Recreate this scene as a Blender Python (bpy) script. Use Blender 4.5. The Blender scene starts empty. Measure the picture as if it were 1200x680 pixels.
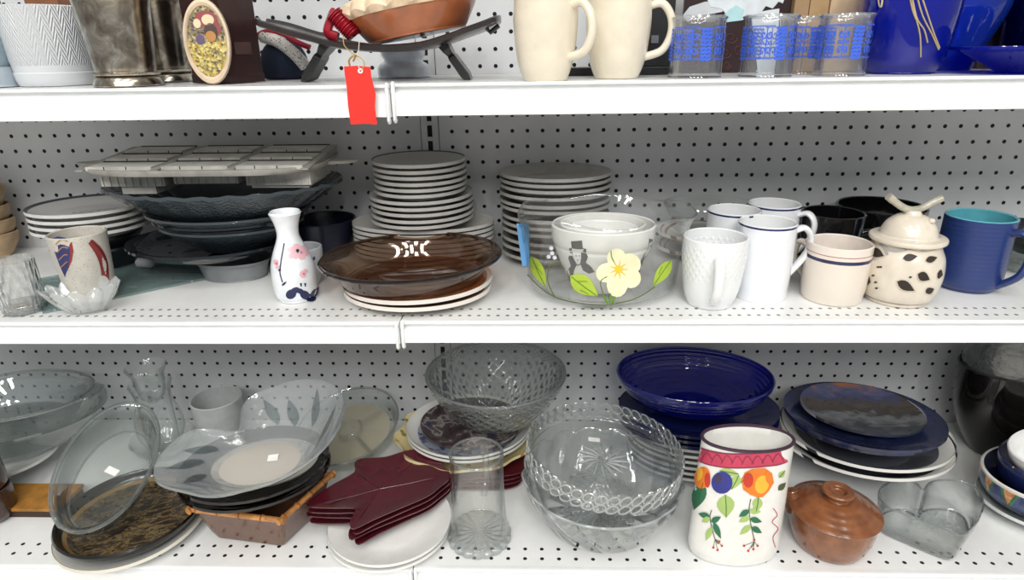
# Thrift-store shelving with glassware and crockery.  Units: inches in the code, metres in the scene.
import bpy, bmesh, math, random
from math import sin, cos, pi, radians, sqrt, atan2, hypot
from mathutils import Vector, Matrix
random.seed(7)
U = 0.0254
ZO = 54.0                      # height of the reference level above the floor (inches)
C = bpy.context.scene.collection
SC = bpy.context.scene
ZT, ZM, ZB = -3.5, -14.9, -29.3   # shelf tops (upper, middle, lower), relative to the reference level

# ------------------------------------------------------------------ camera
F, CXC, CZC, CYC, YAW, PITCH, ROLL = 739.4, 8.178, -2.002, 42.653, 0.0332, 0.3659, 0.0148
CAM = Vector((CXC, -CYC, CZC))
_cy, _sy, _cp, _sp = cos(YAW), sin(YAW), cos(PITCH), sin(PITCH)
_fw = Vector((-_sy*_cp, _cy*_cp, -_sp)); _rt = Vector((_cy, _sy, 0)); _dn = _fw.cross(_rt)
_c, _s = cos(ROLL), sin(ROLL)
RT = _c*_rt + _s*_dn; DN = -_s*_rt + _c*_dn; FW = _fw
cd = bpy.data.cameras.new('camera'); co = bpy.data.objects.new('camera', cd); C.objects.link(co)
cd.sensor_width = 36; cd.lens = 36*F/1200; cd.clip_start = .01
mw = Matrix((( RT.x, -DN.x, -FW.x), (RT.y, -DN.y, -FW.y), (RT.z, -DN.z, -FW.z))).to_4x4()
mw.translation = Vector((CAM.x, CAM.y, CAM.z+ZO))*U
co.matrix_world = mw
SC.camera = co

def ray(x, y): return RT*((x-600)/F) + DN*((y-340)/F) + FW
def S(x, y, z):                     # photo point -> point on the level plane z
    d = ray(x, y); return CAM + d*((z-CAM.z)/d.z)
def WY(x, y, Y):                    # photo point -> point on the upright plane Y
    d = ray(x, y); return CAM + d*((Y-CAM.y)/d.y)
def proj(P):
    q = Vector(P)-CAM; w = q.dot(FW)
    u = q.dot(RT)/w          # round things look wider away from the picture's middle
    return 600+F*u, 340+F*q.dot(DN)/w, F/w*sqrt(1+u*u)
def zat(X, Y, y):                   # height on the upright line (X,Y) seen at photo row y
    a = (y-340)/F; q0 = Vector((X, Y, 0))-CAM
    # (q0+z k).DN = a (q0+z k).FW
    return (a*q0.dot(FW)-q0.dot(DN))/(DN.z-a*FW.z)
def disc_box(X, Y, z, r, sy=1):     # picture box of a level disc
    P = [proj((X+r*cos(2*pi*k/40), Y+r*sy*sin(2*pi*k/40), z)) for k in range(40)]
    xs = [p[0] for p in P]; ys = [p[1] for p in P]
    return min(xs), max(xs), min(ys), max(ys)
def base(cx, yb, hw, zs, sy=1):     # centre and radius of a round foot whose front touches row yb
    Q = S(cx, yb-hw*.35, zs); X, Y = Q.x, Q.y; r = hw/proj(Q)[2]
    for _ in range(15):
        a, b, c, d = disc_box(X, Y, zs, r, sy); sc = proj((X, Y, zs))[2]
        dy = d-proj((X, Y+.1, zs))[1] if 0 else (proj((X, Y, zs))[1]-proj((X, Y+.1, zs))[1])/.1
        Y += (d-yb)/dy*.8; X += (cx-(a+b)/2)/sc; r *= 2*hw/(b-a)
    return X, Y, r
def rad(X, Y, z, hw, sy=1):         # radius of a level disc seen hw pixels wide to each side
    r = hw/proj((X, Y, z))[2]
    for _ in range(4):
        a, b, _c, _d = disc_box(X, Y, z, r, sy); r *= 2*hw/(b-a)
    return r
def ring_at(cx, cy, hw, Y, sy=1):   # level ring at depth Y filling a picture box centred (cx, cy)
    P = WY(cx, cy, Y); X, z = P.x, P.z; r = rad(X, Y, z, hw, sy)
    for _ in range(12):
        a, b, c, d = disc_box(X, Y, z, r, sy); sc = proj((X, Y, z))[2]
        X += (cx-(a+b)/2)/sc; z += ((c+d)/2-cy)/sc; r *= 2*hw/(b-a)
    return X, z, r
def prof_at(X, Y, zs, pts, sy=1):   # silhouette (half width px, row of centre) -> (radius, height)
    o = []
    for hw, y in pts:
        z = zat(X, Y, y); o.append((rad(X, Y, z, hw, sy), z-zs))
    return o

# ------------------------------------------------------------------ objects
def tag(o, label=None, cat=None, group=None, kind=None):
    if label: o['label'] = label
    if cat: o['category'] = cat
    if group: o['group'] = group
    if kind: o['kind'] = kind
    return o
def loc(P): return Vector((P[0], P[1], P[2]+ZO))*U
def thing(name, P, label, cat, group=None, rot=(0, 0, 0)):
    o = bpy.data.objects.new(name, None); C.objects.link(o)
    o.empty_display_size = .02; o.location = loc(P); o.rotation_euler = rot
    return tag(o, label, cat, group)
def copy_tree(o, parent=None):
    c = o.copy(); C.objects.link(c)
    if parent: c.parent = parent
    for ch in list(o.children): copy_tree(ch, c)
    return c

class MB:
    def __init__(s): s.v = []; s.f = []; s.m = []; s.uv = {}
    def face(s, idx, m=0, uv=None):
        if uv: s.uv[len(s.f)] = uv
        s.f.append(tuple(idx)); s.m.append(m)
    def lathe(s, prof, seg=48, sx=1, sy=1, m=0, mod=None, xf=None, rim=None):
        """prof (r,z); mod(angle,k,r,z)->(r,z); m int or function(k)->int"""
        rings = []; L = 0; ls = []
        for k, (r, z) in enumerate(prof):
            if k: L += hypot(r-prof[k-1][0], z-prof[k-1][1])
            ls.append(L); b = len(s.v)
            if r < 1e-5 and not mod:
                s.v.append((0, 0, z)); rings.append([b]*(seg+1)); continue
            for j in range(seg):
                a = 2*pi*j/seg; rr, zz = (mod(a, k, r, z) if mod else (r, z))[:2]
                s.v.append((rr*cos(a)*sx, rr*sin(a)*sy, zz))
            rings.append([b+j for j in range(seg)]+[b])
        if xf:
            lo = rings[0][0]
            for i in range(lo, len(s.v)): s.v[i] = tuple(xf(Vector(s.v[i])))
        for k in range(len(prof)-1):
            A, B = rings[k], rings[k+1]; mi = m(k) if callable(m) else m
            for j in range(seg):
                q = [A[j], A[j+1], B[j+1], B[j]]
                uv = [(j/seg, ls[k]), ((j+1)/seg, ls[k]), ((j+1)/seg, ls[k+1]), (j/seg, ls[k+1])]
                qq = []; uu = []
                for i, w in zip(q, uv):
                    if i not in qq: qq.append(i); uu.append(w)
                if len(qq) > 2: s.face(qq, mi, uu)
        return s
    def tube(s, path, rx, ry=None, seg=10, m=0, up=None, caps=True, closed=False):
        """sweep an ellipse along path; rx, ry numbers or lists; up fixes the rx axis"""
        path = [Vector(p) for p in path]; n = len(path)
        rx = rx if isinstance(rx, (list, tuple)) else [rx]*n
        ry = rx if ry is None else (ry if isinstance(ry, (list, tuple)) else [ry]*n)
        rings = []; nx = None
        for i, p in enumerate(path):
            if closed: t = path[(i+1) % n]-path[i-1]
            else: t = path[min(i+1, n-1)]-path[max(i-1, 0)]
            t.normalize()
            if up is not None:
                x = Vector(up)-t*t.dot(Vector(up))
            elif nx is None:
                h = Vector((0, 0, 1)) if abs(t.z) < .9 else Vector((1, 0, 0)); x = h.cross(t)
            else: x = nx-t*t.dot(nx)
            x.normalize(); nx = x; y = t.cross(x)
            b = len(s.v)
            for j in range(seg):
                a = 2*pi*j/seg; s.v.append(tuple(p+x*(rx[i]*cos(a))+y*(ry[i]*sin(a))))
            rings.append(b)
        for i in range(n if closed else n-1):
            A, B = rings[i], rings[(i+1) % n]
            for j in range(seg):
                k = (j+1) % seg; s.face((A+j, A+k, B+k, B+j), m)
        if caps and not closed:
            s.face([rings[0]+j for j in range(seg)][::-1], m); s.face([rings[-1]+j for j in range(seg)], m)
        return s
    def box(s, x0, x1, y0, y1, z0, z1, m=0, xf=None):
        b = len(s.v)
        for z in (z0, z1):
            for x, y in ((x0, y0), (x1, y0), (x1, y1), (x0, y1)):
                p = Vector((x, y, z)); s.v.append(tuple(xf(p) if xf else p))
        for q in ((0, 3, 2, 1), (4, 5, 6, 7), (0, 1, 5, 4), (1, 2, 6, 5), (2, 3, 7, 6), (3, 0, 4, 7)):
            s.face([b+i for i in q], m)
        return s
    def loft(s, rings, m=0, cap0=True, cap1=True, closed=True):
        bs = []
        for R_ in rings:
            bs.append(len(s.v)); s.v += [tuple(p) for p in R_]
        n = len(rings[0])
        for A, B in zip(bs, bs[1:]):
            for j in range(n if closed else n-1):
                k = (j+1) % n; s.face((A+j, A+k, B+k, B+j), m)
        if cap0: s.face([bs[0]+j for j in range(n)][::-1], m)
        if cap1: s.face([bs[-1]+j for j in range(n)], m)
        return s
    def sheet(s, grid, m=0):
        b = len(s.v); h, w = len(grid), len(grid[0])
        for row in grid: s.v += [tuple(p) for p in row]
        for i in range(h-1):
            for j in range(w-1):
                s.face((b+i*w+j, b+i*w+j+1, b+(i+1)*w+j+1, b+(i+1)*w+j), m)
        return s
    def obj(s, name, mats, parent=None, P=None, rot=None, smooth=True, sharp=40, norm=True, bevel=0):
        me = bpy.data.meshes.new(name)
        me.from_pydata([(x*U, y*U, z*U) for x, y, z in s.v], [], s.f)
        if not isinstance(mats, (list, tuple)): mats = [mats]
        for mm in mats: me.materials.append(mm)
        me.polygons.foreach_set('material_index', s.m)
        if s.uv:
            ul = me.uv_layers.new(name='UVMap')
            for fi, uv in s.uv.items():
                p = me.polygons[fi]
                for li, w in zip(p.loop_indices, uv): ul.data[li].uv = w
        if norm:
            bm = bmesh.new(); bm.from_mesh(me)
            bmesh.ops.recalc_face_normals(bm, faces=bm.faces); bm.to_mesh(me); bm.free()
        if smooth:
            me.shade_smooth(); me.set_sharp_from_angle(angle=radians(sharp))
        me.update()
        o = bpy.data.objects.new(name, me); C.objects.link(o)
        if parent: o.parent = parent
        if P is not None: o.location = loc(P)
        if rot: o.rotation_euler = rot
        if bevel:
            b = o.modifiers.new('bevel', 'BEVEL'); b.width = bevel*U; b.segments = 2; b.limit_method = 'ANGLE'
        return o

def cat(pts, n=5):                   # Catmull-Rom smoothing of a profile or path
    pts = [Vector(p) for p in pts]; o = []
    for i in range(len(pts)-1):
        p0 = pts[max(i-1, 0)]; p1 = pts[i]; p2 = pts[i+1]; p3 = pts[min(i+2, len(pts)-1)]
        for k in range(n):
            t = k/n
            o.append(.5*((2*p1)+(p2-p0)*t+(2*p0-5*p1+4*p2-p3)*t*t+(3*p1-p0-3*p2+p3)*t**3))
    o.append(pts[-1]); return [tuple(p) for p in o]
def shell(outer, t, tb=None):        # outer profile bottom axis -> rim, gives a closed hollow wall
    tb = tb or t; n = len(outer); inn = []
    for i, (r, z) in enumerate(outer):
        a = outer[max(i-1, 0)]; b = outer[min(i+1, n-1)]
        dx, dz = b[0]-a[0], b[1]-a[1]; l = hypot(dx, dz) or 1
        k = abs(dx)/l; tt = t*(1-k)+tb*k
        inn.append((max(r-dz/l*tt, 0), z+dx/l*tt))
    inn = [p for i, p in enumerate(inn) if i == 0 or True]
    r1, z1 = outer[-1]; q = inn[-1]
    mid = ((r1+q[0])/2, max(z1, q[1])+t*.35)
    # keep the inside monotone towards the axis
    res = []; last = 1e9
    for p in reversed(inn):
        r = min(p[0], last); last = r; res.append((r, max(p[1], outer[0][1]+tb*.9)))
    return list(outer)+[mid]+res+[(0, res[-1][1])]
def rof(prof, z):                    # outer radius at height z (largest r at that height)
    best = 0
    for (r0, z0), (r1, z1) in zip(prof, prof[1:]):
        if (z0-z)*(z1-z) <= 0 and abs(z1-z0) > 1e-9:
            best = max(best, r0+(r1-r0)*(z-z0)/(z1-z0))
    return best
def on_surf(px, py, X, Y, zs, prof, sx=1, sy=1, eps=.03):   # point where a sight line meets a turned surface, local coords
    d = ray(px, py); d = d/hypot(d.x, d.y); o = CAM-Vector((X, Y, zs))
    rm = max(p[0] for p in prof)*max(sx, sy)*1.05
    tc = -(o.x*d.x+o.y*d.y); a = tc-rm; N = 120; prev = None
    def g(t):
        p = o+d*t; return hypot(p.x/sx, p.y/sy)-rof(prof, p.z)
    best = (1e9, tc)
    for i in range(N+1):
        t = a+2*rm*i/N; v = g(t)
        if v < best[0]: best = (v, t)
        if v <= 0 and rof(prof, (o+d*t).z) > 0:
            lo, hi = (prev if prev is not None else t), t
            for _ in range(14):
                m = (lo+hi)/2
                if g(m) > 0: lo = m
                else: hi = m
            return o+d*(hi-eps)
        prev = t
    return o+d*(best[1]-eps)
def paint(mb, poly, m, args, n=2):    # painted patch on a turned surface
    cx = sum(p[0] for p in poly)/len(poly); cy = sum(p[1] for p in poly)/len(poly)
    b = len(mb.v); N = len(poly)
    mb.v.append(tuple(on_surf(cx, cy, *args)))
    for k in range(1, n+1):
        for x, y in poly: mb.v.append(tuple(on_surf(cx+(x-cx)*k/n, cy+(y-cy)*k/n, *args)))
    for j in range(N):
        i2 = (j+1) % N; mb.face((b, b+1+j, b+1+i2), m)
        for k in range(1, n):
            o0 = b+1+(k-1)*N; o1 = o0+N; mb.face((o0+j, o1+j, o1+i2, o0+i2), m)
def stroke(mb, path, w, m, args, n=4):
    pts = cat(path, n) if len(path) > 2 else [path[0], ((path[0][0]+path[1][0])/2, (path[0][1]+path[1][1])/2), path[1]]
    L = len(pts); b = len(mb.v)
    for i, p in enumerate(pts):
        q0 = pts[max(i-1, 0)]; q1 = pts[min(i+1, L-1)]; dx, dy = q1[0]-q0[0], q1[1]-q0[1]; l = hypot(dx, dy) or 1
        ww = (w[int(i/(L-1)*(len(w)-1.001))]*(1-(i/(L-1)*(len(w)-1.001))%1)+w[int(i/(L-1)*(len(w)-1.001))+1]*((i/(L-1)*(len(w)-1.001))%1)) if isinstance(w, tuple) else w
        for sgn in (-1, 1):
            mb.v.append(tuple(on_surf(p[0]-sgn*dy/l*ww/2, p[1]+sgn*dx/l*ww/2, *args)))
    for i in range(L-1): mb.face((b+2*i, b+2*i+1, b+2*i+3, b+2*i+2), m)
def blob(cx, cy, rx, ry=None, n=10, rot=0, wob=0):
    ry = ry or rx; o = []
    for i in range(n):
        a = 2*pi*i/n; k = 1+wob*random.uniform(-1, 1); x, y = rx*k*cos(a), ry*k*sin(a)
        o.append((cx+x*cos(rot)-y*sin(rot), cy+x*sin(rot)+y*cos(rot)))
    return o
def leafp(x0, y0, x1, y1, w, n=6):    # leaf outline between two photo points
    dx, dy = x1-x0, y1-y0; l = hypot(dx, dy); nx, ny = -dy/l, dx/l; a = []; b = []
    for i in range(n+1):
        t = i/n; k = sin(pi*t**.8)*w/2
        a.append((x0+dx*t+nx*k, y0+dy*t+ny*k))
        if 0 < i < n: b.append((x0+dx*t-nx*k, y0+dy*t-ny*k))
    return a+b[::-1]

# ------------------------------------------------------------------ materials
def lin(h):
    if not isinstance(h, str): return tuple(h)+(1,)*(4-len(h))
    h = h.lstrip('#'); c = [int(h[i:i+2], 16)/255 for i in (0, 2, 4)]
    return tuple((x/12.92 if x <= .04045 else ((x+.055)/1.055)**2.4) for x in c)+(1,)
class G:
    def __init__(s, name):
        s.mat = bpy.data.materials.new(name); s.mat.use_nodes = True
        s.t = s.mat.node_tree; s.t.nodes.clear(); s.out = s.t.nodes.new('ShaderNodeOutputMaterial')
    def n(s, typ, _p=None, **kw):
        nd = s.t.nodes.new('ShaderNode'+typ)
        for k, v in (_p or {}).items(): setattr(nd, k, v)
        for k, v in kw.items():
            k = int(k[1:]) if k[0] == 'i' and k[1:].isdigit() else k.replace('_', ' ')
            s.put(nd.inputs[k], v)
        return nd
    def put(s, inp, v):
        if isinstance(v, bpy.types.NodeSocket): s.t.links.new(v, inp)
        elif isinstance(v, str): inp.default_value = lin(v)
        elif isinstance(v, tuple) and len(v) == 3 and inp.type == 'RGBA': inp.default_value = v+(1,)
        else: inp.default_value = v
    def m(s, op, a, b=0.0, c=None, clamp=False):
        nd = s.n('Math', {'operation': op, 'use_clamp': clamp}); s.put(nd.inputs[0], a); s.put(nd.inputs[1], b)
        if c is not None: s.put(nd.inputs[2], c)
        return nd.outputs[0]
    def mix(s, f, a, b):
        nd = s.n('Mix', {'data_type': 'RGBA'}); s.put(nd.inputs['Factor'], f); s.put(nd.inputs[6], a); s.put(nd.inputs[7], b); return nd.outputs[2]
    def ramp(s, f, stops, const=False):
        nd = s.n('ValToRGB'); s.put(nd.inputs[0], f); cr = nd.color_ramp
        if const: cr.interpolation = 'CONSTANT'
        while len(cr.elements) < len(stops): cr.elements.new(.5)
        for e, (p, c) in zip(cr.elements, sorted(stops, key=lambda q: q[0])): e.position = p; e.color = lin(c)
        return nd.outputs[0]
    def xyz(s, kind='Object', scale=1/U):
        tc = s.n('TexCoord'); v = s.n('VectorMath', {'operation': 'SCALE'}); s.put(v.inputs[0], tc.outputs[kind]); v.inputs['Scale'].default_value = scale if kind == 'Object' else 1
        return v.outputs[0]
    def sep(s, v):
        nd = s.n('SeparateXYZ'); s.put(nd.inputs[0], v); return nd.outputs
    def noise(s, v, scale, detail=3, rough=.5, dist=0):
        nd = s.n('TexNoise'); s.put(nd.inputs['Vector'], v); nd.inputs['Scale'].default_value = scale
        nd.inputs['Detail'].default_value = detail; nd.inputs['Roughness'].default_value = rough; nd.inputs['Distortion'].default_value = dist
        return nd.outputs[0]
    def voro(s, v, scale, feat='F1'):
        nd = s.n('TexVoronoi', {'feature': feat}); s.put(nd.inputs['Vector'], v); nd.inputs['Scale'].default_value = scale
        return nd.outputs
    def bump(s, h, strength=.3, dist=.05):
        nd = s.n('Bump'); s.put(nd.inputs['Height'], h); nd.inputs['Strength'].default_value = strength; nd.inputs['Distance'].default_value = dist*U
        return nd.outputs[0]
    def pbr(s, col, rough=.4, metal=0, normal=None, spec=.5, coat=0, **kw):
        nd = s.n('BsdfPrincipled'); s.put(nd.inputs['Base Color'], col); s.put(nd.inputs['Roughness'], rough)
        nd.inputs['Metallic'].default_value = metal; nd.inputs['Specular IOR Level'].default_value = spec
        nd.inputs['Coat Weight'].default_value = coat; nd.inputs['Coat Roughness'].default_value = .08
        if normal is not None: s.put(nd.inputs['Normal'], normal)
        for k, v in kw.items(): s.put(nd.inputs[k.replace('_', ' ')], v)
        return nd.outputs[0]
    def done(s, sh): s.t.links.new(sh, s.out.inputs[0]); return s.mat
_mc = {}
def plain(col, rough=.35, metal=0, spec=.5, coat=0, spk=None, var=.06, bump=0, bs=8):
    """slightly uneven solid colour; spk = (speckle colour, scale, threshold)"""
    key = (col, rough, metal, spec, coat, spk, var, bump, bs)
    if key in _mc: return _mc[key]
    g = G('m_'+str(len(_mc))); v = g.xyz(); c = lin(col)
    nz = g.noise(v, 1.3, 4)
    dark = tuple(x*(1-var*2) for x in c[:3]); light = tuple(min(1, x*(1+var)) for x in c[:3])
    colr = g.ramp(nz, [(.3, dark), (.7, light)])
    if spk:
        vo = g.voro(v, spk[1])[0]; colr = g.mix(g.m('LESS_THAN', vo, spk[2]), colr, spk[0])
    nm = g.bump(g.noise(v, bs, 3), bump) if bump else None
    _mc[key] = g.done(g.pbr(colr, rough, metal, nm, spec, coat)); return _mc[key]
def by_radius(stops, rough=.25, coat=.3, spk=None, sx=1, sy=1):
    """flat ring colours by distance from the axis (inches)"""
    g = G('rings'); x, y, z = g.sep(g.xyz()); mx = max(p for p, _ in stops)*1.25
    r = g.m('SQRT', g.m('ADD', g.m('POWER', g.m('ABSOLUTE', g.m('DIVIDE', x, sx)), 2), g.m('POWER', g.m('ABSOLUTE', g.m('DIVIDE', y, sy)), 2)))
    col = g.ramp(g.m('DIVIDE', r, mx), [(p/mx, c) for p, c in stops], True)
    return g.done(g.pbr(col, rough, coat=coat))
def by_height(stops, rough=.25, coat=.3, top=None, bumpfn=None):
    g = G('bands'); x, y, z = g.sep(g.xyz()); mx = top or max(p for p, _ in stops)*1.3
    col = g.ramp(g.m('DIVIDE', z, mx), [(p/mx, c) for p, c in stops], True)
    nm = bumpfn(g) if bumpfn else None
    return g.done(g.pbr(col, rough, coat=coat, normal=nm))
def lattice(g, nu, nv, sharp=1.0):    # diamond relief in turned coordinates
    tc = g.n('TexCoord'); u, v, _ = g.sep(tc.outputs['UV'])
    a = g.m('MULTIPLY', u, nu*2*pi); b = g.m('MULTIPLY', v, nv*2*pi)
    p = g.m('SINE', g.m('ADD', a, b)); q = g.m('SINE', g.m('SUBTRACT', a, b))
    return g.m('MAXIMUM', g.m('ABSOLUTE', p), g.m('ABSOLUTE', q)) if sharp else g.m('MULTIPLY', p, q)
def swirl(g, nu, nv, k=.5):
    tc = g.n('TexCoord'); u, v, _ = g.sep(tc.outputs['UV'])
    return g.m('ABSOLUTE', g.m('SINE', g.m('ADD', g.m('MULTIPLY', u, nu*2*pi), g.m('MULTIPLY', v, nv*2*pi))))
def glass(tint='#fafdfc', edge='#8b9797', refl=.9, rough=.02, haze=0, hcol='#e8eeee', relief=None, rs=.6, rd=.08, p=2.2, solid=0, paintfn=None, k=None):
    """drinking-glass look: see-through face on, darker and mirror-like at grazing angles"""
    g = G('glass'); nm = None
    if k is None: k = (.2, .9); p *= 1.7
    tint = tuple(c**k[0] for c in lin(tint)[:3]); edge = tuple(c**k[1] for c in lin(edge)[:3])
    if relief: nm = g.bump(relief(g), rs, rd)
    lw = g.n('LayerWeight'); lw.inputs['Blend'].default_value = .5
    if nm: g.put(lw.inputs['Normal'], nm)
    fc = lw.outputs['Facing']
    tc = g.mix(g.m('POWER', fc, p), tint, edge)
    tr = g.n('BsdfTransparent', Color=tc).outputs[0]
    if solid:
        rf = g.n('BsdfGlass', Color=tint, Roughness=rough, IOR=1.45)
        if nm: g.put(rf.inputs['Normal'], nm)
        mx = g.n('MixShader'); g.put(mx.inputs[0], solid); g.put(mx.inputs[1], tr); g.put(mx.inputs[2], rf.outputs[0]); tr = mx.outputs[0]
    if haze:
        df = g.n('BsdfDiffuse', Color=hcol); tl = g.n('BsdfTranslucent', Color=hcol)
        if nm: g.put(df.inputs['Normal'], nm)
        m2 = g.n('MixShader'); m2.inputs[0].default_value = .4; g.put(m2.inputs[1], df.outputs[0]); g.put(m2.inputs[2], tl.outputs[0])
        mx = g.n('MixShader'); g.put(mx.inputs[0], haze); g.put(mx.inputs[1], tr); g.put(mx.inputs[2], m2.outputs[0]); tr = mx.outputs[0]
    gl = g.n('BsdfGlossy', Color='#ffffff', Roughness=rough)
    if nm: g.put(gl.inputs['Normal'], nm)
    fr = g.m('MULTIPLY', g.m('ADD', g.m('MULTIPLY', g.m('POWER', fc, 4), .75), .05), refl)
    mx = g.n('MixShader'); g.put(mx.inputs[0], fr); g.put(mx.inputs[1], tr); g.put(mx.inputs[2], gl.outputs[0]); sh = mx.outputs[0]
    if paintfn:
        mask, colr = paintfn(g); pb = g.pbr(colr, .3)
        mx = g.n('MixShader'); g.put(mx.inputs[0], mask); g.put(mx.inputs[1], sh); g.put(mx.inputs[2], pb); sh = mx.outputs[0]
    return g.done(sh)
# ------------------------------------------------------------------ setting
def build_setting():
    g = G('pegboard'); x, y, z = g.sep(g.xyz())
    def holes(px, pz, x0, x1):
        u = g.m('SUBTRACT', g.m('FRACT', g.m('ADD', g.m('DIVIDE', g.m('SUBTRACT', x, px), 1.0), .5)), .5)
        v = g.m('MULTIPLY', g.m('SUBTRACT', g.m('FRACT', g.m('ADD', g.m('DIVIDE', g.m('SUBTRACT', z, pz), 1.0135), .5)), .5), 1.0135)
        d = g.m('SQRT', g.m('ADD', g.m('MULTIPLY', u, u), g.m('MULTIPLY', v, v)))
        return g.m('MULTIPLY', g.m('LESS_THAN', d, .128), g.m('MULTIPLY', g.m('GREATER_THAN', x, x0), g.m('LESS_THAN', x, x1)))
    mask = g.m('MAXIMUM', holes(0, 0, -87, .4), holes(2.936, 0, 2.5, 87))
    nz = g.noise(g.xyz(), .25, 5, .6); base_c = g.ramp(nz, [(.3, '#c6c8ca'), (.7, '#d2d4d6')])
    sc = g.m('GREATER_THAN', g.noise(g.xyz(), .9, 6, .7), .72)
    base_c = g.mix(g.m('MULTIPLY', sc, .35), base_c, '#8a8a88')
    peg = g.done(g.pbr(g.mix(mask, base_c, '#050505'), .5, spec=.3))
    for nm, x0, x1 in (('wall_back', -88, .85), ('wall_back.001', 2.09, 88)):
        o = MB().box(x0, x1, 0, .25, -54, 12).obj(nm, peg, P=(0, 0, 0), smooth=False); tag(o, kind='structure')
    # slotted upright between the two boards
    up = plain('#c9cbcd', .45)
    mb = MB(); mb.box(.9, 2.04, -.03, .5, -54, 12, 0)
    mb.box(.855, .9, .06, .5, -54, 12, 1); mb.box(2.04, 2.085, .06, .5, -54, 12, 1)
    for k in range(-18, 44):
        zc = -7.05-k*1.0135
        if zc < -50 or zc > 11: continue
        mb.box(1.31, 1.63, -.036, .1, zc-.37, zc+.37, 1)
    o = mb.obj('trim_1', [up, plain('#0a0a0a', .8)], P=(0, 0, 0), smooth=False); tag(o, kind='structure')
    # floor and ceiling of the shop aisle
    fl = plain('#d6d1c8', .3, var=.06)
    o = MB().box(-160, 180, -170, .6, -.5, 0).obj('floor', fl, P=(0, 0, -ZO), smooth=False); tag(o, kind='structure')
    o = MB().box(-160, 180, -170, .6, 0, .5).obj('ceiling', plain('#e4e4e0', .8), P=(0, 0, 76), smooth=False); tag(o, kind='structure')

def deck_mat(rows, pitch, r, Yr):
    g = G('shelf_enamel'); x, y, z = g.sep(g.xyz())
    u = g.m('MULTIPLY', g.m('SUBTRACT', g.m('FRACT', g.m('ADD', g.m('DIVIDE', x, pitch), .5)), .5), pitch)
    mask = 0.0
    for yr in Yr:
        v = g.m('SUBTRACT', y, yr); d = g.m('SQRT', g.m('ADD', g.m('MULTIPLY', u, u), g.m('MULTIPLY', v, v)))
        mask = g.m('MAXIMUM', mask, g.m('LESS_THAN', d, r))
    nz = g.noise(g.xyz(), .18, 6, .65)
    c = g.ramp(nz, [(.25, '#d9dad9'), (.6, '#e9eae9')])
    sc = g.m('MULTIPLY', g.m('GREATER_THAN', g.noise(g.xyz(), 1.6, 6, .75), .7), .25)
    c = g.mix(sc, c, '#a9a9a6')
    return g.done(g.pbr(g.mix(mask, c, rows), .3, spec=.45))
def build_shelves():
    wh = plain('#eef0f0', .35, var=.02)
    spec = [('upper', ZT, -11.3, 1.5, deck_mat('#77787a', .495, .085, (-10.4, -9.5))),
            ('middle', ZM, -13.5, 1.15, deck_mat('#6e6f70', .495, .1, (-12.62, -11.75))),
            ('lower', ZB, -15.35, 3.2, deck_mat('#1c1c1c', .97, .115, (-14.4, -13.65)))]
    for lev, z, yf, h, dm in spec:
        for side, x0, x1, dz in (('left', -88, 1.44, -.05), ('right', 1.5, 88, 0)):
            t = thing('shelf', (0, 0, z), 'white metal shelf of the %s bay, %s level' % (side, lev), 'shelf', 'white metal store shelves')
            MB().box(x0, x1, yf+.12, -.05, -.16, -.03).obj('deck', dm, t, smooth=False, bevel=.03)
            # price rail: rounded lip, recessed channel, bulging front, bottom lip
            pr = [(yf+.36, -.02), (yf+.14, .015), (yf+.02, .01), (yf-.03, -.05), (yf-.02, -.12), (yf+.24, -.16), (yf+.24, -.34), (yf-.05, -.42),
                  (yf-.09, -.3-h*.3), (yf-.08, -h+.14), (yf-.12, -h+.04), (yf-.02, -h), (yf+.36, -h), (yf+.36, -h+.1), (yf+.33, -h+.1), (yf+.33, -.1)]
            MB().loft([[(x, y, zz+dz) for y, zz in pr] for x in (x0, x1)]).obj('price_rail', wh, t, sharp=50)
            xe = x1-.02 if side == 'left' else x0+.02
            e = MB(); e.tube([(xe+(-.1 if side == 'left' else .1), yf-.02-.1*k, zz+dz) for k, zz in ((0, .02), (1, -.08), (1.2, -h*.6), (1.1, -h-.14), (0, -h-.2))], .1, .14, 10)
            e.obj('end_clip', wh, t)
            for xb in (x0+.4, x1-.4):
                MB().box(xb-.06, xb+.06, yf+.6, -.1, -1.3 if lev != 'lower' else -1.6, -.14).obj('bracket', wh, t, smooth=False)
    t = thing('shelf_kickplate', (0, 0, -ZO), 'white base panel under the lower shelf', 'panel')
    MB().box(-88, 88, -14.6, -14.4, 0, ZB+ZO-1.6).obj('kick_board', wh, t, smooth=False)

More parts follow.
